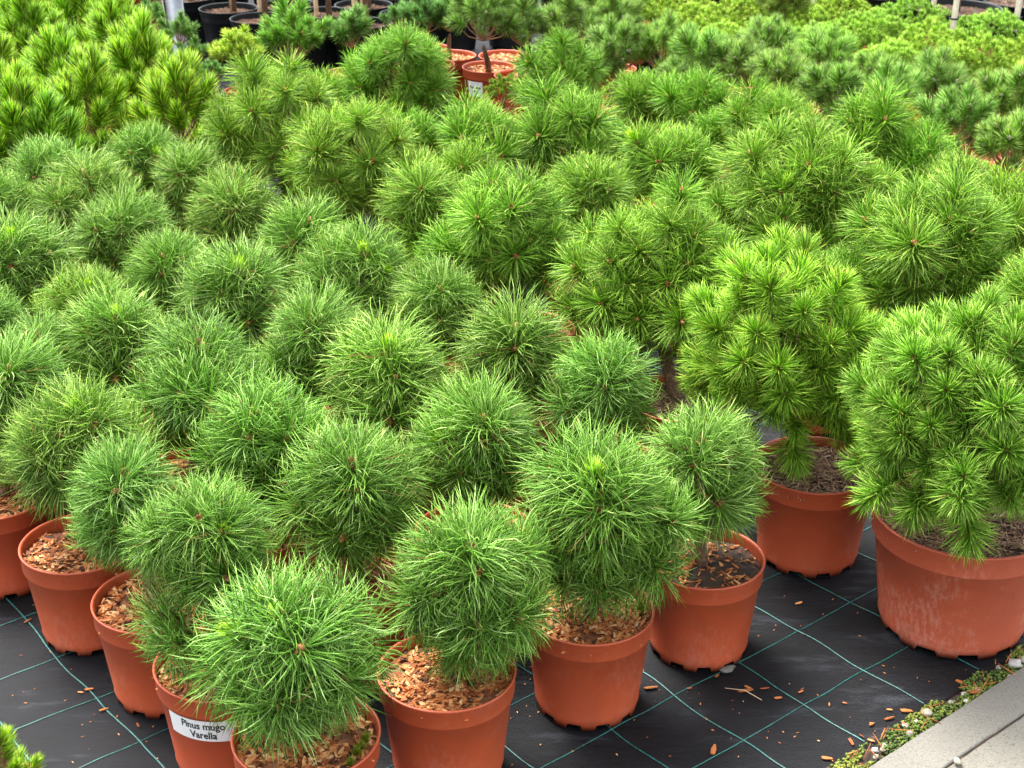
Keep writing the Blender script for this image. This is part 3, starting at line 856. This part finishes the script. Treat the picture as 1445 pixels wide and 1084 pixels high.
P('mugo', 908, 150, 46, 'left one of two dark green pines side by side at the upper centre', zc=.38, tint=(.85, .95, .8), opt=dict(n=12, kk=1.15))
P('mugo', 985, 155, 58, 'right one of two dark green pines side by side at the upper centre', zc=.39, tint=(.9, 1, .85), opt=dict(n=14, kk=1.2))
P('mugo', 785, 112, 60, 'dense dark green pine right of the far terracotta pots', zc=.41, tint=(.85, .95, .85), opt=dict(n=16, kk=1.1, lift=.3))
P('mugo', 1232, 200, 62, 'pine with one tall upright shoot, behind the right-hand pines', zc=.42, tint=(.92, 1, .85), opt=dict(n=14, kk=1.25, zs=1.2, lift=.5))
P('mugo', 1297, 232, 46, 'narrow green pine right of the tall-shooted one', zc=.38, tint=(.9, 1, .85), opt=dict(n=12, kk=1.15, lift=.2))
P('mugo', 1240, 285, 42, 'small pine with a brown bud below the tall-shooted one', zc=.33, tint=(.88, 1, .85), opt=dict(n=10, kk=1.1))
P('mugo', 1345, 268, 48, 'flat small pine with wide-spread needles near the right edge', zc=.35, tint=(.97, 1, 1.15), opt=dict(n=12, kk=1.15))
P('mugo', 1312, 372, 114, 'large pine with loose outline between the wide pine and the right edge', zc=.42, opt=dict(n=28, kk=1.25))
P('mugo', 1430, 325, 66, 'light green pine cut by the right edge, upper right', zc=.41, tint=(1.05, 1.04, 1), opt=dict(n=20, kk=1.2))
P('mugo', 1105, 505, 128, 'yellow-green pine of many starry shoots in the large terracotta pot beside the dark-soiled one', zc=.42, pot=(1150, 655), size='m', tint=(1.08, 1.08, .8), opt=dict(n=46, kk=1.0, zs=1.06, tm=132, lift=.12))
P('mugo', 1352, 600, 146, 'biggest pine, with hanging lower shoots, in the wide dusty terracotta pot at the right edge', zc=.43, pot=(1362, 722), size='l', tint=(1.02, 1.02, 1), opt=dict(n=54, kk=1.0, zs=1.10, tm=124, lift=.15))
P('mugo', 1470, 430, 70, 'pine cut by the right edge behind the biggest one', zc=.40, opt=dict(n=18, kk=1.2))

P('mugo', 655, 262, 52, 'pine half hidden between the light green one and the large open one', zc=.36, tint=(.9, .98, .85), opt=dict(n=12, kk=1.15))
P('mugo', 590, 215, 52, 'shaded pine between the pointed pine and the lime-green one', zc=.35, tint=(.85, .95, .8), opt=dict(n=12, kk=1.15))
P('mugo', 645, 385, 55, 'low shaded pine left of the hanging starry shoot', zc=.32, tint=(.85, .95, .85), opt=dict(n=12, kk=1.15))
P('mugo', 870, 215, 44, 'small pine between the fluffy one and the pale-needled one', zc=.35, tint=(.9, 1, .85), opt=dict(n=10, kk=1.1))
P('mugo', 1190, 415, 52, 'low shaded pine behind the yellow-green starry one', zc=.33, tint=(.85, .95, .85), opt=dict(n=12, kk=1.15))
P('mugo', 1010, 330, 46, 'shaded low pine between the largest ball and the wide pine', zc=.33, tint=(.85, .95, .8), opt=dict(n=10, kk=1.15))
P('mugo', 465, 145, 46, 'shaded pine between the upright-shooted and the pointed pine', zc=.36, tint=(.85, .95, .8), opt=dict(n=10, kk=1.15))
# --- yellow upright pines, top left
g = 'yellow-green stiff-needled upright pine '
P('gold', 38, 45, 62, g + 'in the top left corner', zc=.50)
P('gold', 112, 20, 42, g + 'at the top edge, second from the left corner', zc=.50)
P('gold', 165, 48, 52, g + 'at the top, left of the galvanised post', zc=.48)
P('gold', 18, 160, 62, g + 'at the left edge above the green rows', zc=.46)
P('gold', 82, 100, 46, g + 'between the corner one and the one with pale bark', zc=.48)
P('gold', 125, 145, 62, g + 'with pale peeling bark showing in its fork', zc=.45)
P('gold', 195, 90, 52, g + 'with deep lime tips behind the two front ones', zc=.48)
P('gold', 250, 145, 62, g + 'rightmost in front, brown fork in view', zc=.45)
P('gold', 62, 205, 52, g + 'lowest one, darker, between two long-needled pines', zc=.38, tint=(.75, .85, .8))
P('gold', -30, 90, 52, g + 'mostly outside the left edge', zc=.46)

# --- small open pines beside the black pots
P('blue', 215, 32, 26, 'small blue-green pine left of the galvanised post', zc=.34, size='xs', opt=dict(style='open'))
P('blue', 252, 52, 26, 'small blue-green pine in front of the galvanised post', zc=.32, size='xs', opt=dict(style='open'))
P('blue', 272, 78, 20, 'lowest small blue-green pine under the galvanised post', zc=.26, size='xs', opt=dict(style='open'))
P('blue', 300, 105, 18, 'tiny green pine alone beside the rightmost yellow pine', zc=.26, size='xs', opt=dict(style='open'))
P('fine', 338, 78, 32, 'small pine with cream-tipped needles in front of the first black pot', zc=.26, size='xs', tint=(1.15, 1.05, .9), opt=dict(style='ball'))
P('blue', 412, 62, 52, 'open branching pine with bare brown limbs in front of the black pots', zc=.36, tint=(1.25, 1.25, .7), opt=dict(style='open', n=11, kk=1.5))
P('blue', 495, 50, 34, 'blue-green pine with thick rounded shoots right of the open branching one', zc=.34, opt=dict(style='open', n=6, kk=1.4))
P('blue', 560, 30, 22, 'narrow blue-green pine in front of the stakes', zc=.34, tint=(.8, .9, .9), opt=dict(style='open', n=5, kk=1.2))
P('blue', 600, 30, 34, 'dense dark blue-green pine above a tilted terracotta pot', zc=.36, pot=(600, 68), tint=(.75, .85, .85), opt=dict(style='open', n=12, kk=1.2))
P('blue', 634, 28, 30, 'dark short-needled pine in the far terracotta pot left of the labelled one', zc=.36, pot=(635, 78), tint=(.78, .85, .8), opt=dict(style='open', n=10, kk=1.2))

# --- white-budded dark pines
d_ = 'dark green pine with pale buds '
P('dark', 682, 32, 48, d_ + 'in the far terracotta pot with the white label', zc=.42, pot=(690, 94))
P('dark', 738, 42, 44, d_ + 'right of the one in the labelled pot', zc=.38, pot=(736, 106))
P('dark', 800, 38, 44, d_ + 'second right of the labelled pot', zc=.39)
P('dark', 862, 30, 42, d_ + 'at the top, left of the lime cushions', zc=.38, tint=(1.1, 1.1, 1.1))
P('dark', 872, 78, 46, d_ + 'with many brown-white buds in a cluster, upper centre', zc=.38, tint=(.92, .95, .9))
P('dark', 935, 78, 46, d_ + 'and bright upturned tips right of the cluster-budded one', zc=.38, tint=(1.15, 1.12, .95))
P('dark', 992, 92, 46, 'dense green pine with a fresh lime centre among the pale-budded pines', zc=.38, tint=(1, 1.08, .9))
P('dark', 1042, 100, 44, d_ + 'right of the one with the fresh lime centre', zc=.37)
P('dark', 1080, 72, 42, d_ + 'with grey buds under the first lime cushions', zc=.36, tint=(1, 1.05, 1))
P('dark', 1103, 118, 44, d_ + 'and one torn pale shoot', zc=.37, tint=(1.05, 1.05, .95))
P('dark', 1165, 90, 44, d_ + 'spreading flat below the big lime cushion', zc=.36, tint=(1.1, 1.15, 1))
P('dark', 1176, 142, 48, 'small umbrella-shaped dark pine with its bare stem showing', zc=.38, tint=(.95, 1, .85))
P('dark', 1232, 110, 36, d_ + 'touching the right-hand lime cushions', zc=.36, tint=(1, 1.05, .9))
P('dark', 1258, 142, 46, d_ + 'behind the pine with one tall shoot', zc=.37, tint=(1, 1.05, .9))
P('dark', 1318, 128, 44, d_ + 'right of the middle, under the right lime cushion', zc=.37)
P('dark', 1350, 185, 54, 'dome-shaped dark pine with orange buds, second from the right edge', zc=.38, tint=(.95, 1.02, .9))
P('dark', 1425, 148, 48, d_ + 'at the right edge, upper one of two', zc=.38, tint=(1, 1.05, .9))
P('dark', 1425, 212, 50, d_ + 'at the right edge, lower one of two', zc=.38, tint=(1, 1.05, .85))
P('dark', 1274, 172, 24, 'small pine with orange-tipped dying needles', zc=.33, size='xs', tint=(2.2, 1.2, .6))
P('dark', 1108, 12, 36, 'sparse pine with rusty brown buds at the top edge', zc=.34, tint=(1, .9, .8), opt=dict(rust=True))

# --- fine short-needled cushions, top right
for (x, y, r_, s_) in ((846, 104, 34, 'low behind the miniature bun left of a bare terracotta rim'), (958, 118, 34, 'low under the one with bright upturned tips'),
                       (1202, 172, 32, 'hidden low right of the umbrella-shaped pine'), (1386, 205, 32, 'low between the dome-shaped pine and the right edge')):
    P('dark', x, y, r_, 'small dark green pine ' + s_, zc=.33, tint=(.9, .97, .9))
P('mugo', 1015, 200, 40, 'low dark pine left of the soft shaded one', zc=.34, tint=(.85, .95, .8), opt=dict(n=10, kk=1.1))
c_ = 'lime short-needled cushion pine '
cush = [(885, 14, 44, 'at the top edge left of centre-right'), (957, 6, 42, 'at the top edge, second from the left'), (988, 40, 46, 'with one dark shoot on top'),
        (1055, 28, 44, 'in front of the rusty-budded pine'), (1128, 42, 46, 'below the rusty-budded pine'), (1150, 72, 54, 'wide one under its paler neighbour'),
        (1190, 22, 48, 'rising against the black tubs, left one'), (1228, 50, 50, 'in the middle of the cushion group'), (1288, 36, 54, 'bluish one left of the squared stake'),
        (1252, 92, 44, 'bright yellow one in the front of the group'), (1312, 74, 54, 'yellow one right below the squared stake'), (1372, 92, 58, 'wide bright one in the front right'),
        (1402, 52, 58, 'bluish one at the right under the black tub'), (1445, 92, 42, 'cut by the right edge'), (1022, 66, 38, 'small one between the pale-budded pines'), (1085, 60, 40, 'low one behind the grey-budded pine')]
for i, (x, y, r_, s_) in enumerate(cush):
    P('cushion', x, y, r_, c_ + s_, zc=.26 if y > 15 else .25, tint=(.96, 1.0, .85) if 'yellow' in s_ or 'bright' in s_ else ((.86, .94, .95) if 'bluish' in s_ else random.choice([(.9, .95, .9), (1, 1, .9)])))
# --- mini buns between the rows
b_ = 'miniature bun-shaped pine '
for (x, y, r_, s_) in [(712, 124, 20, 'with bright green tips right under the far white label'), (884, 114, 13, 'standing alone left of a bare terracotta rim'), (862, 132, 20, 'with yellowish tips under the cluster-budded pine'),
                       (1088, 156, 26, 'left of the umbrella-shaped pine'), (1120, 142, 16, 'touching the umbrella-shaped pine'), (1150, 180, 20, 'below the umbrella-shaped pine'),
                       (1268, 196, 10, 'left of the dome-shaped dark pine'), (1316, 212, 10, 'below the dome-shaped dark pine'), (1370, 236, 15, 'left one of a pair near the right edge'), (1400, 248, 22, 'right one of a pair near the right edge')]:
    P('mini', x, y, r_, b_ + s_, zc=.19, size='xs', tint=(1, 1, .9))
P('gold', -4, 1075, 45, 'yellow tip of a pine in the bottom left corner', zc=.18, size='xs', opt=dict(n=12, kk=.45))

DEF = {'long': .35, 'mugo': .41, 'gold': .47, 'blue': .33, 'dark': .38, 'cushion': .25, 'mini': .18, 'fine': .26}
GROUP = {'long': 'long-needled round pines', 'mugo': 'larger starry-shooted pines', 'gold': 'yellow upright pines', 'blue': 'small open pines by the black pots',
         'dark': 'pale-budded dark pines', 'cushion': 'lime cushion pines', 'mini': 'miniature bun pines', 'fine': 'small open pines by the black pots'}
# positions
for p in PLANTS:
    z = p['zc'] or DEF[p['kind']]
    c = at(p['cx'], p['cy'], z)
    p['c'] = c; p['R'] = p['r'] * (c - cam.location).length / F_PX * {'long': 1.13 if p['pot'] else 1.23, 'mugo': 1.13, 'cushion': 1.22, 'mini': 1.1, 'gold': 1.1}.get(p['kind'], 1.25)
    if p['kind'] in ('cushion', 'mini'): c.z -= (0.56 if p['kind'] == 'cushion' else 0.38) * p['R']
    Rp, Hp, _ = POTS[p['size']]
    p['Rp'], p['Hp'] = Rp, Hp
    if p['pot']:
        q = at(p['pot'][0], p['pot'][1], Hp); p['fix'] = True
    else:
        q = c.copy(); p['fix'] = False
    p['q'] = Vector((q.x, q.y, 0))
for it in range(160):         # move pots out of each other, the fixed ones stay
    for i, a in enumerate(PLANTS):
        for b2 in PLANTS[i + 1:]:
            dv = a['q'] - b2['q']; need = (a['Rp'] + b2['Rp']) * 1.02
            if dv.length < need:
                if dv.length < 1e-4: dv = Vector((0.01, 0.005, 0))
                mv = dv.normalized() * (need - dv.length) * 0.5
                if not a['fix']: a['q'] = a['q'] + mv * (2 if b2['fix'] else 1) * 0.6
                if not b2['fix']: b2['q'] = b2['q'] - mv * (2 if a['fix'] else 1) * 0.6
dd_ = sorted(((a['q'] - Vector((a['c'].x, a['c'].y, 0))).length, a['label'][:50]) for a in PLANTS)[-6:]
print('lean', [(round(x, 3), y) for x, y in dd_])

def build(p, idx):
    rs = random.Random(idx * 17 + 3)
    random.seed(idx)
    kind, R, o_ = p['kind'], p['R'], p['opt']
    root = link('potted_pine', None, None, p['q'])
    tag(root, p['label'], 'potted pine', GROUP[kind])
    pr = rs.uniform(0, 2 * PI)
    sh = rs.uniform(0.93, 1.05)
    link('pot', POTM[p['size']], root, (0, 0, 0.001), (0, 0, pr), color=(sh, sh * rs.uniform(.96, 1.04), sh, 1))
    mk = o_.get('mul', p['size'])
    base, ch = rs.choice(MUL[mk])
    mo = link('mulch', base, root, (0, 0, p['Hp'] - 0.022), (0, 0, pr))
    tag(link('wood_chips', ch, mo), kind='stuff')
    C0 = p['c'] - p['q']                 # crown centre in the plant's frame
    # crown
    if kind == 'long': T = crown_long(R, rs, o_.get('young', False) or rs.random() < 0.15)
    elif kind == 'mugo':
        flf = o_.get('kk', 1) >= 1.1
        T = crown_ball(R, rs, 'fluffy' if flf else 'mugo', int(o_.get('n', 24) * (0.76 if flf else 1.35)), o_.get('zs', 1) * 1.04, o_.get('tm', 146), 0.20, o_.get('kk', 1.0) * (0.86 if flf else 0.90), lift=o_.get('lift', 0.45 if flf else 0.32))
    elif kind == 'gold': T = crown_upright(R, rs, 'gold', o_.get('n', 22), 1.5, o_.get('kk', 1.15))
    elif kind == 'dark': T = crown_ball(R, rs, 'dark', 13, 1.0, 112, 0.15, min(1.05, R / 0.135), lift=0.45)
    elif kind == 'blue': T = crown_ball(R, rs, 'blue', o_.get('n', 8), 0.95, 100, 0.2, o_.get('kk', 1.0) * min(1.2, R / 0.09), lift=0.5)
    elif kind == 'cushion': T = crown_dome(R, rs, 'fine', 240, zs=1.12, kk=0.9)
    elif kind == 'mini': T = crown_dome(R, rs, 'mini', 26, 0.9, R / 0.06)
    else: T = crown_ball(R, rs, 'fine', 30, 0.9, 100, 0.2, 1.5, lift=0.3)
    for (ex, ey, ez, tl, az, sc_) in o_.get('extra', ()):
        T.append(('longside', Vector((ex, ey, ez)), sph(tl, az), sc_, False))
    low = C0 + Vector((0, 0, -R * (0.45 if kind in ('long', 'mugo') else 0.55)))
    if kind in ('cushion', 'mini'): low = C0 + Vector((0, 0, -R * 0.1))
    if kind == 'gold': low = C0 + Vector((0, 0, -R * 0.95))
    b0 = Vector((0, 0, p['Hp'] - 0.03))
    if low.z < b0.z + 0.03: low.z = b0.z + 0.03
    tm, _ = trunk_mesh(b0, low, None, 0.006 + R * 0.05, M['bark'], idx)
    link('trunk', tm, root)
    for (wx, wy) in o_.get('weeds', ()):
        link('grass_sprout', young_t[0], root, (wx, wy, p['Hp'] - 0.02), (0.2, 0.1, wx * 90), 0.62, (.45, .42, .6, 1))
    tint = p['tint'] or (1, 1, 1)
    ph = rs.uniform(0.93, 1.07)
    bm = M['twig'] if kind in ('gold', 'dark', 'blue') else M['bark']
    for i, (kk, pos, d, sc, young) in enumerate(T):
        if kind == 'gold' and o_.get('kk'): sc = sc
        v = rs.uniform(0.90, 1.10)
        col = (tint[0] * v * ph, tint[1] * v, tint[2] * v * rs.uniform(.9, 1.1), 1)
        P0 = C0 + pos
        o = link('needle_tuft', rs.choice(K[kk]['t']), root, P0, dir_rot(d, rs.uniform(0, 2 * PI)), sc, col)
        st_ = K[kk]['stem']
        if kk in ('long', 'longside', 'mugo', 'fluffy', 'gold', 'dark', 'blue'):
            bmesh_ = rs.choice(buds_pale if (kk == 'dark' and not o_.get('rust')) else buds)
            if kk != 'gold':
                link('bud', bmesh_, o, (0, 0, st_), (0, 0, rs.uniform(0, 6)), {'long': 1.75, 'longside': 1.35, 'dark': 0.9, 'blue': 0.7, 'mugo': 1.0, 'fluffy': 1.15}[kk] * rs.uniform(.85, 1.15))
        if young:
            link('young_shoot', rs.choice(young_t), o, (0.003, 0.001, st_), None, rs.uniform(0.8, 1.25), (1, 1, 1, 1))
        if kind in ('long', 'mugo', 'gold', 'dark', 'blue'):
            a0 = low.lerp(C0, 0.25 if kind != 'gold' else 0.1)
            end = P0 + Vector(d).normalized() * st_ * sc * 0.9
            link('branch', branch_mesh(a0, end, 0.0035 if kind != 'gold' else 0.0045, bm), root)
    return root

roots = [build(p, i) for i, p in enumerate(PLANTS)]

# ------------------------------------------------------------------ labels on two pots (strip bent round the pot)
def bent_text(lines, R, arc_c, zc, size, parent, R_at, lift=0.0012):
    cu = bpy.data.curves.new('txt', 'FONT')
    cu.body = lines; cu.size = size; cu.align_x = 'CENTER'; cu.align_y = 'CENTER'; cu.offset = 0.0005; cu.space_line = 0.95; cu.resolution_u = 3
    o = bpy.data.objects.new('txt', cu); C.objects.link(o)
    dg = bpy.context.evaluated_depsgraph_get(); dg.update()
    m_ = bpy.data.meshes.new_from_object(o.evaluated_get(dg))
    bpy.data.objects.remove(o)
    for v in m_.vertices:
        x, y = v.co.x * 0.86, v.co.y * 1.05
        z = zc + y; rr = R_at(z) + lift
        a = arc_c + x / rr
        v.co = (rr * math.cos(a), rr * math.sin(a), z)
    m_.materials.clear(); m_.materials.append(M['ink'])
    return link('label_text', m_, parent)

def pot_label(root, p, ang, half, z0, z1, text, size):
    R, H, _ = POTS[p['size']]
    zb = H * 0.8; rb = R * 0.8
    R_at = lambda z: rb + (R * 0.955 - rb) * (z / zb)
    vs, fs = [], []
    n = 20
    for lay in (0.0009, 0.0002):
        for i in range(n + 1):
            a = ang - half + 2 * half * i / n
            for z in (z0, z1):
                r = R_at(z) + lay
                vs.append((r * math.cos(a), r * math.sin(a), z))
    for i in range(n):
        a = 2 * i
        fs.append((a, a + 2, a + 3, a + 1))
    lb = link('name_label', mesh('name_label', vs, fs, M['label']), root)
    bent_text(text, R, ang, (z0 + z1) / 2, size, lb, R_at)

for p, root in zip(PLANTS, roots):
    if 'in the white-labelled' in p['label']:
        ang = math.atan2(-p['q'].y, -p['q'].x)
        pot_label(root, p, ang - 0.42, 0.62, 0.108, 0.149, 'Pinus mugo\nVarella', 0.0185)
    if 'with the white label' in p['label']:
        ang = math.atan2(-p['q'].y, -p['q'].x)
        pot_label(root, p, ang - 0.62, 0.36, 0.085, 0.148, 'Pinus nigra\nNana', 0.014)

# ------------------------------------------------------------------ black pots, stakes, post
def stake_mesh(w_, H, mat, lean, square=True, ties=()):
    vs, fs = [], []
    n = 4 if square else 8
    tube(vs, fs, [(0, 0, 0), (lean[0] * 0.5 + 0.003, lean[1] * 0.5, H * 0.5), (lean[0], lean[1], H)], [w_, w_, w_ * 0.95], n)
    return mesh('stake', vs, fs, mat, smooth=not square)

def black_pot(px, py, lab, stakes=(), big=False, stem=True):
    H = 0.30 if big else 0.245
    p = at(px, py, H); p.z = 0
    root = link('black_pot', None, None, p)
    tag(root, lab, 'plant pot', 'black nursery pots at the back')
    link('pot', BLACKL if big else BLACKM, root, rot=(0, 0, random.random() * 6), color=(1, 1, 1, 1))
    base, ch = MUL['bl' if big else 'b'][0]
    mo = link('mulch', base, root, (0, 0, H - 0.03), (0, 0, random.random() * 6)); tag(link('wood_chips', ch, mo), kind='stuff')
    if stem:
        vs, fs = [], []
        tube(vs, fs, [(0.02, 0.03, H - 0.05), (0.015, 0.035, H + 0.3), (0.02, 0.03, H + 0.75)], [0.014, 0.012, 0.009], 8)
        link('stem', mesh('stem', vs, fs, M['bark']), root)
    for (sx, sy_z, w_, mat, lx, sq, tz) in stakes:      # sx: pixel x of the stake where it meets the soil
        q = at(sx, sy_z, H - 0.02) - p
        s = link('stake', stake_mesh(w_, 0.95, mat, (lx, 0.0), sq), root, (q.x, q.y, H - 0.05), (0, 0, 0.5 if sq else 0))
        if tz:
            vs, fs = lathe([(w_ * 1.5, -0.004), (w_ * 1.75, 0), (w_ * 1.5, 0.004)], 12)
            link('tie', mesh('tie', vs, fs, M['tie']), s, (lx * tz / 0.95, 0, tz))
    return root
W, G_ = M['wood'], M['wood_grey']
black_pot(322, 11, 'black pot in full view beside the galvanised post, thin bamboo cane in it', [(326, 17, .006, W, .0, False, 0)])
black_pot(367, 25, 'black pot partly hidden by the open branching pine, two canes in it', [(367, 22, .010, W, -.01, True, 0), (371, 20, .006, W, .0, False, 0)])
black_pot(262, -4, 'black pot directly behind the galvanised post', [])
black_pot(406, 6, 'black pot behind the open branching pine, cane at its centre', [(397, 9, .007, W, 0, False, 0)])
black_pot(457, 17, 'black pot with two stakes right of the open branching pine', [(447, 22, .011, W, -.03, True, 0)])
black_pot(420, 38, 'low black pot hidden under the open branching pine, leaning lath', [(433, 34, .009, W, -.12, True, 0)])
black_pot(510, 32, 'black pot with a double stake tied in black', [(502, 33, .014, W, -.015, True, .05), (513, 33, .012, W, 0, True, 0), (518, 33, .006, W, 0, False, 0)])
black_pot(513, 6, 'black pot behind the one with the double stake', [(521, 8, .008, W, 0, False, 0)])
black_pot(578, 18, 'black pot behind the narrow blue-green pine', [])
black_pot(562, -8, 'black pot at the top edge above the narrow blue-green pine', [(640, 8, .008, W, 0, False, 0)])
black_pot(475, -12, 'black pot at the top edge between the stakes', [])
black_pot(640, -2, 'black pot behind the dark short-needled pines', [(640, 10, .008, W, 0, False, 0)])
black_pot(720, -6, 'black pot hidden behind the labelled pot\'s pine', [])
black_pot(800, -10, 'black pot behind the pale-budded pines', [(806, 4, .008, W, 0, False, 0)])
black_pot(850, 2, 'black pot left of the first lime cushion', [])
black_pot(1348, 10, 'large black tub with a squared stake tied in black, top right', [(1343, 50, .013, G_, .02, True, .10), (1316, 14, .013, G_, .03, True, 0)], big=True)
black_pot(1238, -12, 'large black tub behind the left lime cushions', [], big=True)
black_pot(1452, 0, 'large black tub cut by the right edge', [(1433, 34, .014, G_, .03, True, .06)], big=True)
black_pot(1150, -14, 'large black tub behind the rusty-budded pine', [(1147, 12, .012, G_, 0, True, 0)], big=True)
black_pot(1410, -30, 'large black tub in the row behind the squared stake', [], big=True)
black_pot(1300, -34, 'large black tub behind the tub with the squared stake', [], big=True)
black_pot(590, -32, 'black pot in the back row above the dense dark pine', [])
black_pot(390, -26, 'black pot in the back row behind the canes', [])
black_pot(315, -26, 'black pot in the back row behind the fully visible one', [])

for (x, y, lab) in ((905, -8, 'black pot at the top edge behind the leftmost lime cushion'), (955, -14, 'black pot behind the second lime cushion'), (1008, -10, 'black pot in the gap left of the rusty-budded pine'),
                    (1062, -14, 'black pot just left of the rusty-budded pine'), (870, -26, 'black pot in the back row right of the pale-budded pines')):
    black_pot(x, y, lab)
# two big terracotta tubs behind the yellow pines
TUB = pot_mesh('terracotta_tub', 0.22, 0.36, M['terra'], 0.14, 10, 0.8)
for (x, y, lab) in ((160, -22, 'big dark red terracotta tub behind the yellow pines, right one'), (40, -26, 'big dark red terracotta tub behind the yellow pines, left one')):
    q = at(x, y, .36); q.z = 0
    r_ = link('terracotta_tub', None, None, q); tag(r_, lab, 'plant pot', 'terracotta tubs at the back')
    link('pot', TUB, r_, color=(.55, .5, .55, 1)); mo = link('mulch', MUL['bl'][0][0], r_, (0, 0, .33)); tag(link('wood_chips', MUL['bl'][0][1], mo), kind='stuff')
    for sx in (-.06, .05):
        link('stake', stake_mesh(.013, .9, G_, (0.02, 0), True), r_, (sx - 0.02, -0.12, .3))

# galvanised post and the lath leaning by it
q = at(254, 92, 0)
vs, fs = lathe([(0.0, 2.2), (0.038, 2.2), (0.04, 2.19), (0.04, 0.02), (0.075, 0.018), (0.08, 0.0)], 28)
tag(link('steel_post', mesh('steel_post', vs, fs, M['steel']), None, (q.x, q.y, 0)), 'round galvanised steel post standing at the top left', 'post')
q = at(240, 88, 0)
tag(link('wooden_lath', stake_mesh(.016, 1.3, G_, (-.10, .02), True), None, (q.x, q.y, 0)), 'pale wooden lath leaning left of the galvanised post', 'stake')
q = at(133, 84, 0)
tag(link('wooden_stake', stake_mesh(.015, 1.3, G_, (-.02, .02), True), None, (q.x, q.y, 0)), 'pale squared stake behind the second yellow pine', 'stake')

# extra bare terracotta pots without visible plants
for (x, y, w_, lab) in ((604, 90, 's', 'terracotta pot rim with bare mulch left of the far labelled pot, lowest one'), (712, 78, 's', 'terracotta pot behind the labelled one, its mulch bare')):
    Rp, Hp, _ = POTS[w_]
    q = at(x, y, Hp); q.z = 0
    r_ = link('mulched_pot', None, None, q); tag(r_, lab, 'plant pot')
    link('pot', POTM[w_], r_, color=(1, 1, 1, 1)); mo = link('mulch', MUL['s'][0][0], r_, (0, 0, Hp - .022)); tag(link('wood_chips', MUL['s'][0][1], mo), kind='stuff')
q = at(1353, 50, .2)
vs, fs = [], []
tube(vs, fs, [(0, 0, -.08), (0, 0, 0)], [.003, .003], 5)
lb = [(-.022, 0, -.03), (.022, 0, -.03), (.024, 0, 0.0), (.018, 0, .024), (0, 0, .032), (-.018, 0, .024), (-.024, 0, 0)]
b0 = len(vs); vs += [(x, -.004, z) for x, _, z in lb] + [(x, -.002, z) for x, _, z in lb]
fs += [tuple(b0 + k for k in range(7)), tuple(b0 + 7 + k for k in reversed(range(7)))] + [(b0 + k, b0 + 7 + k, b0 + 7 + (k + 1) % 7, b0 + (k + 1) % 7) for k in range(7)]
tag(link('plant_tag', mesh('plant_tag', vs, fs, M['label'], smooth=False), None, q, (0, 0, -0.2)), 'white plastic plant tag beside the squared stake', 'plant tag')
print('objects', len(bpy.data.objects), 'meshes', len(bpy.data.meshes), 'tris', sum(len(m_.loop_triangles) if False else sum(len(pl.vertices) - 2 for pl in m_.polygons) for m_ in bpy.data.meshes))
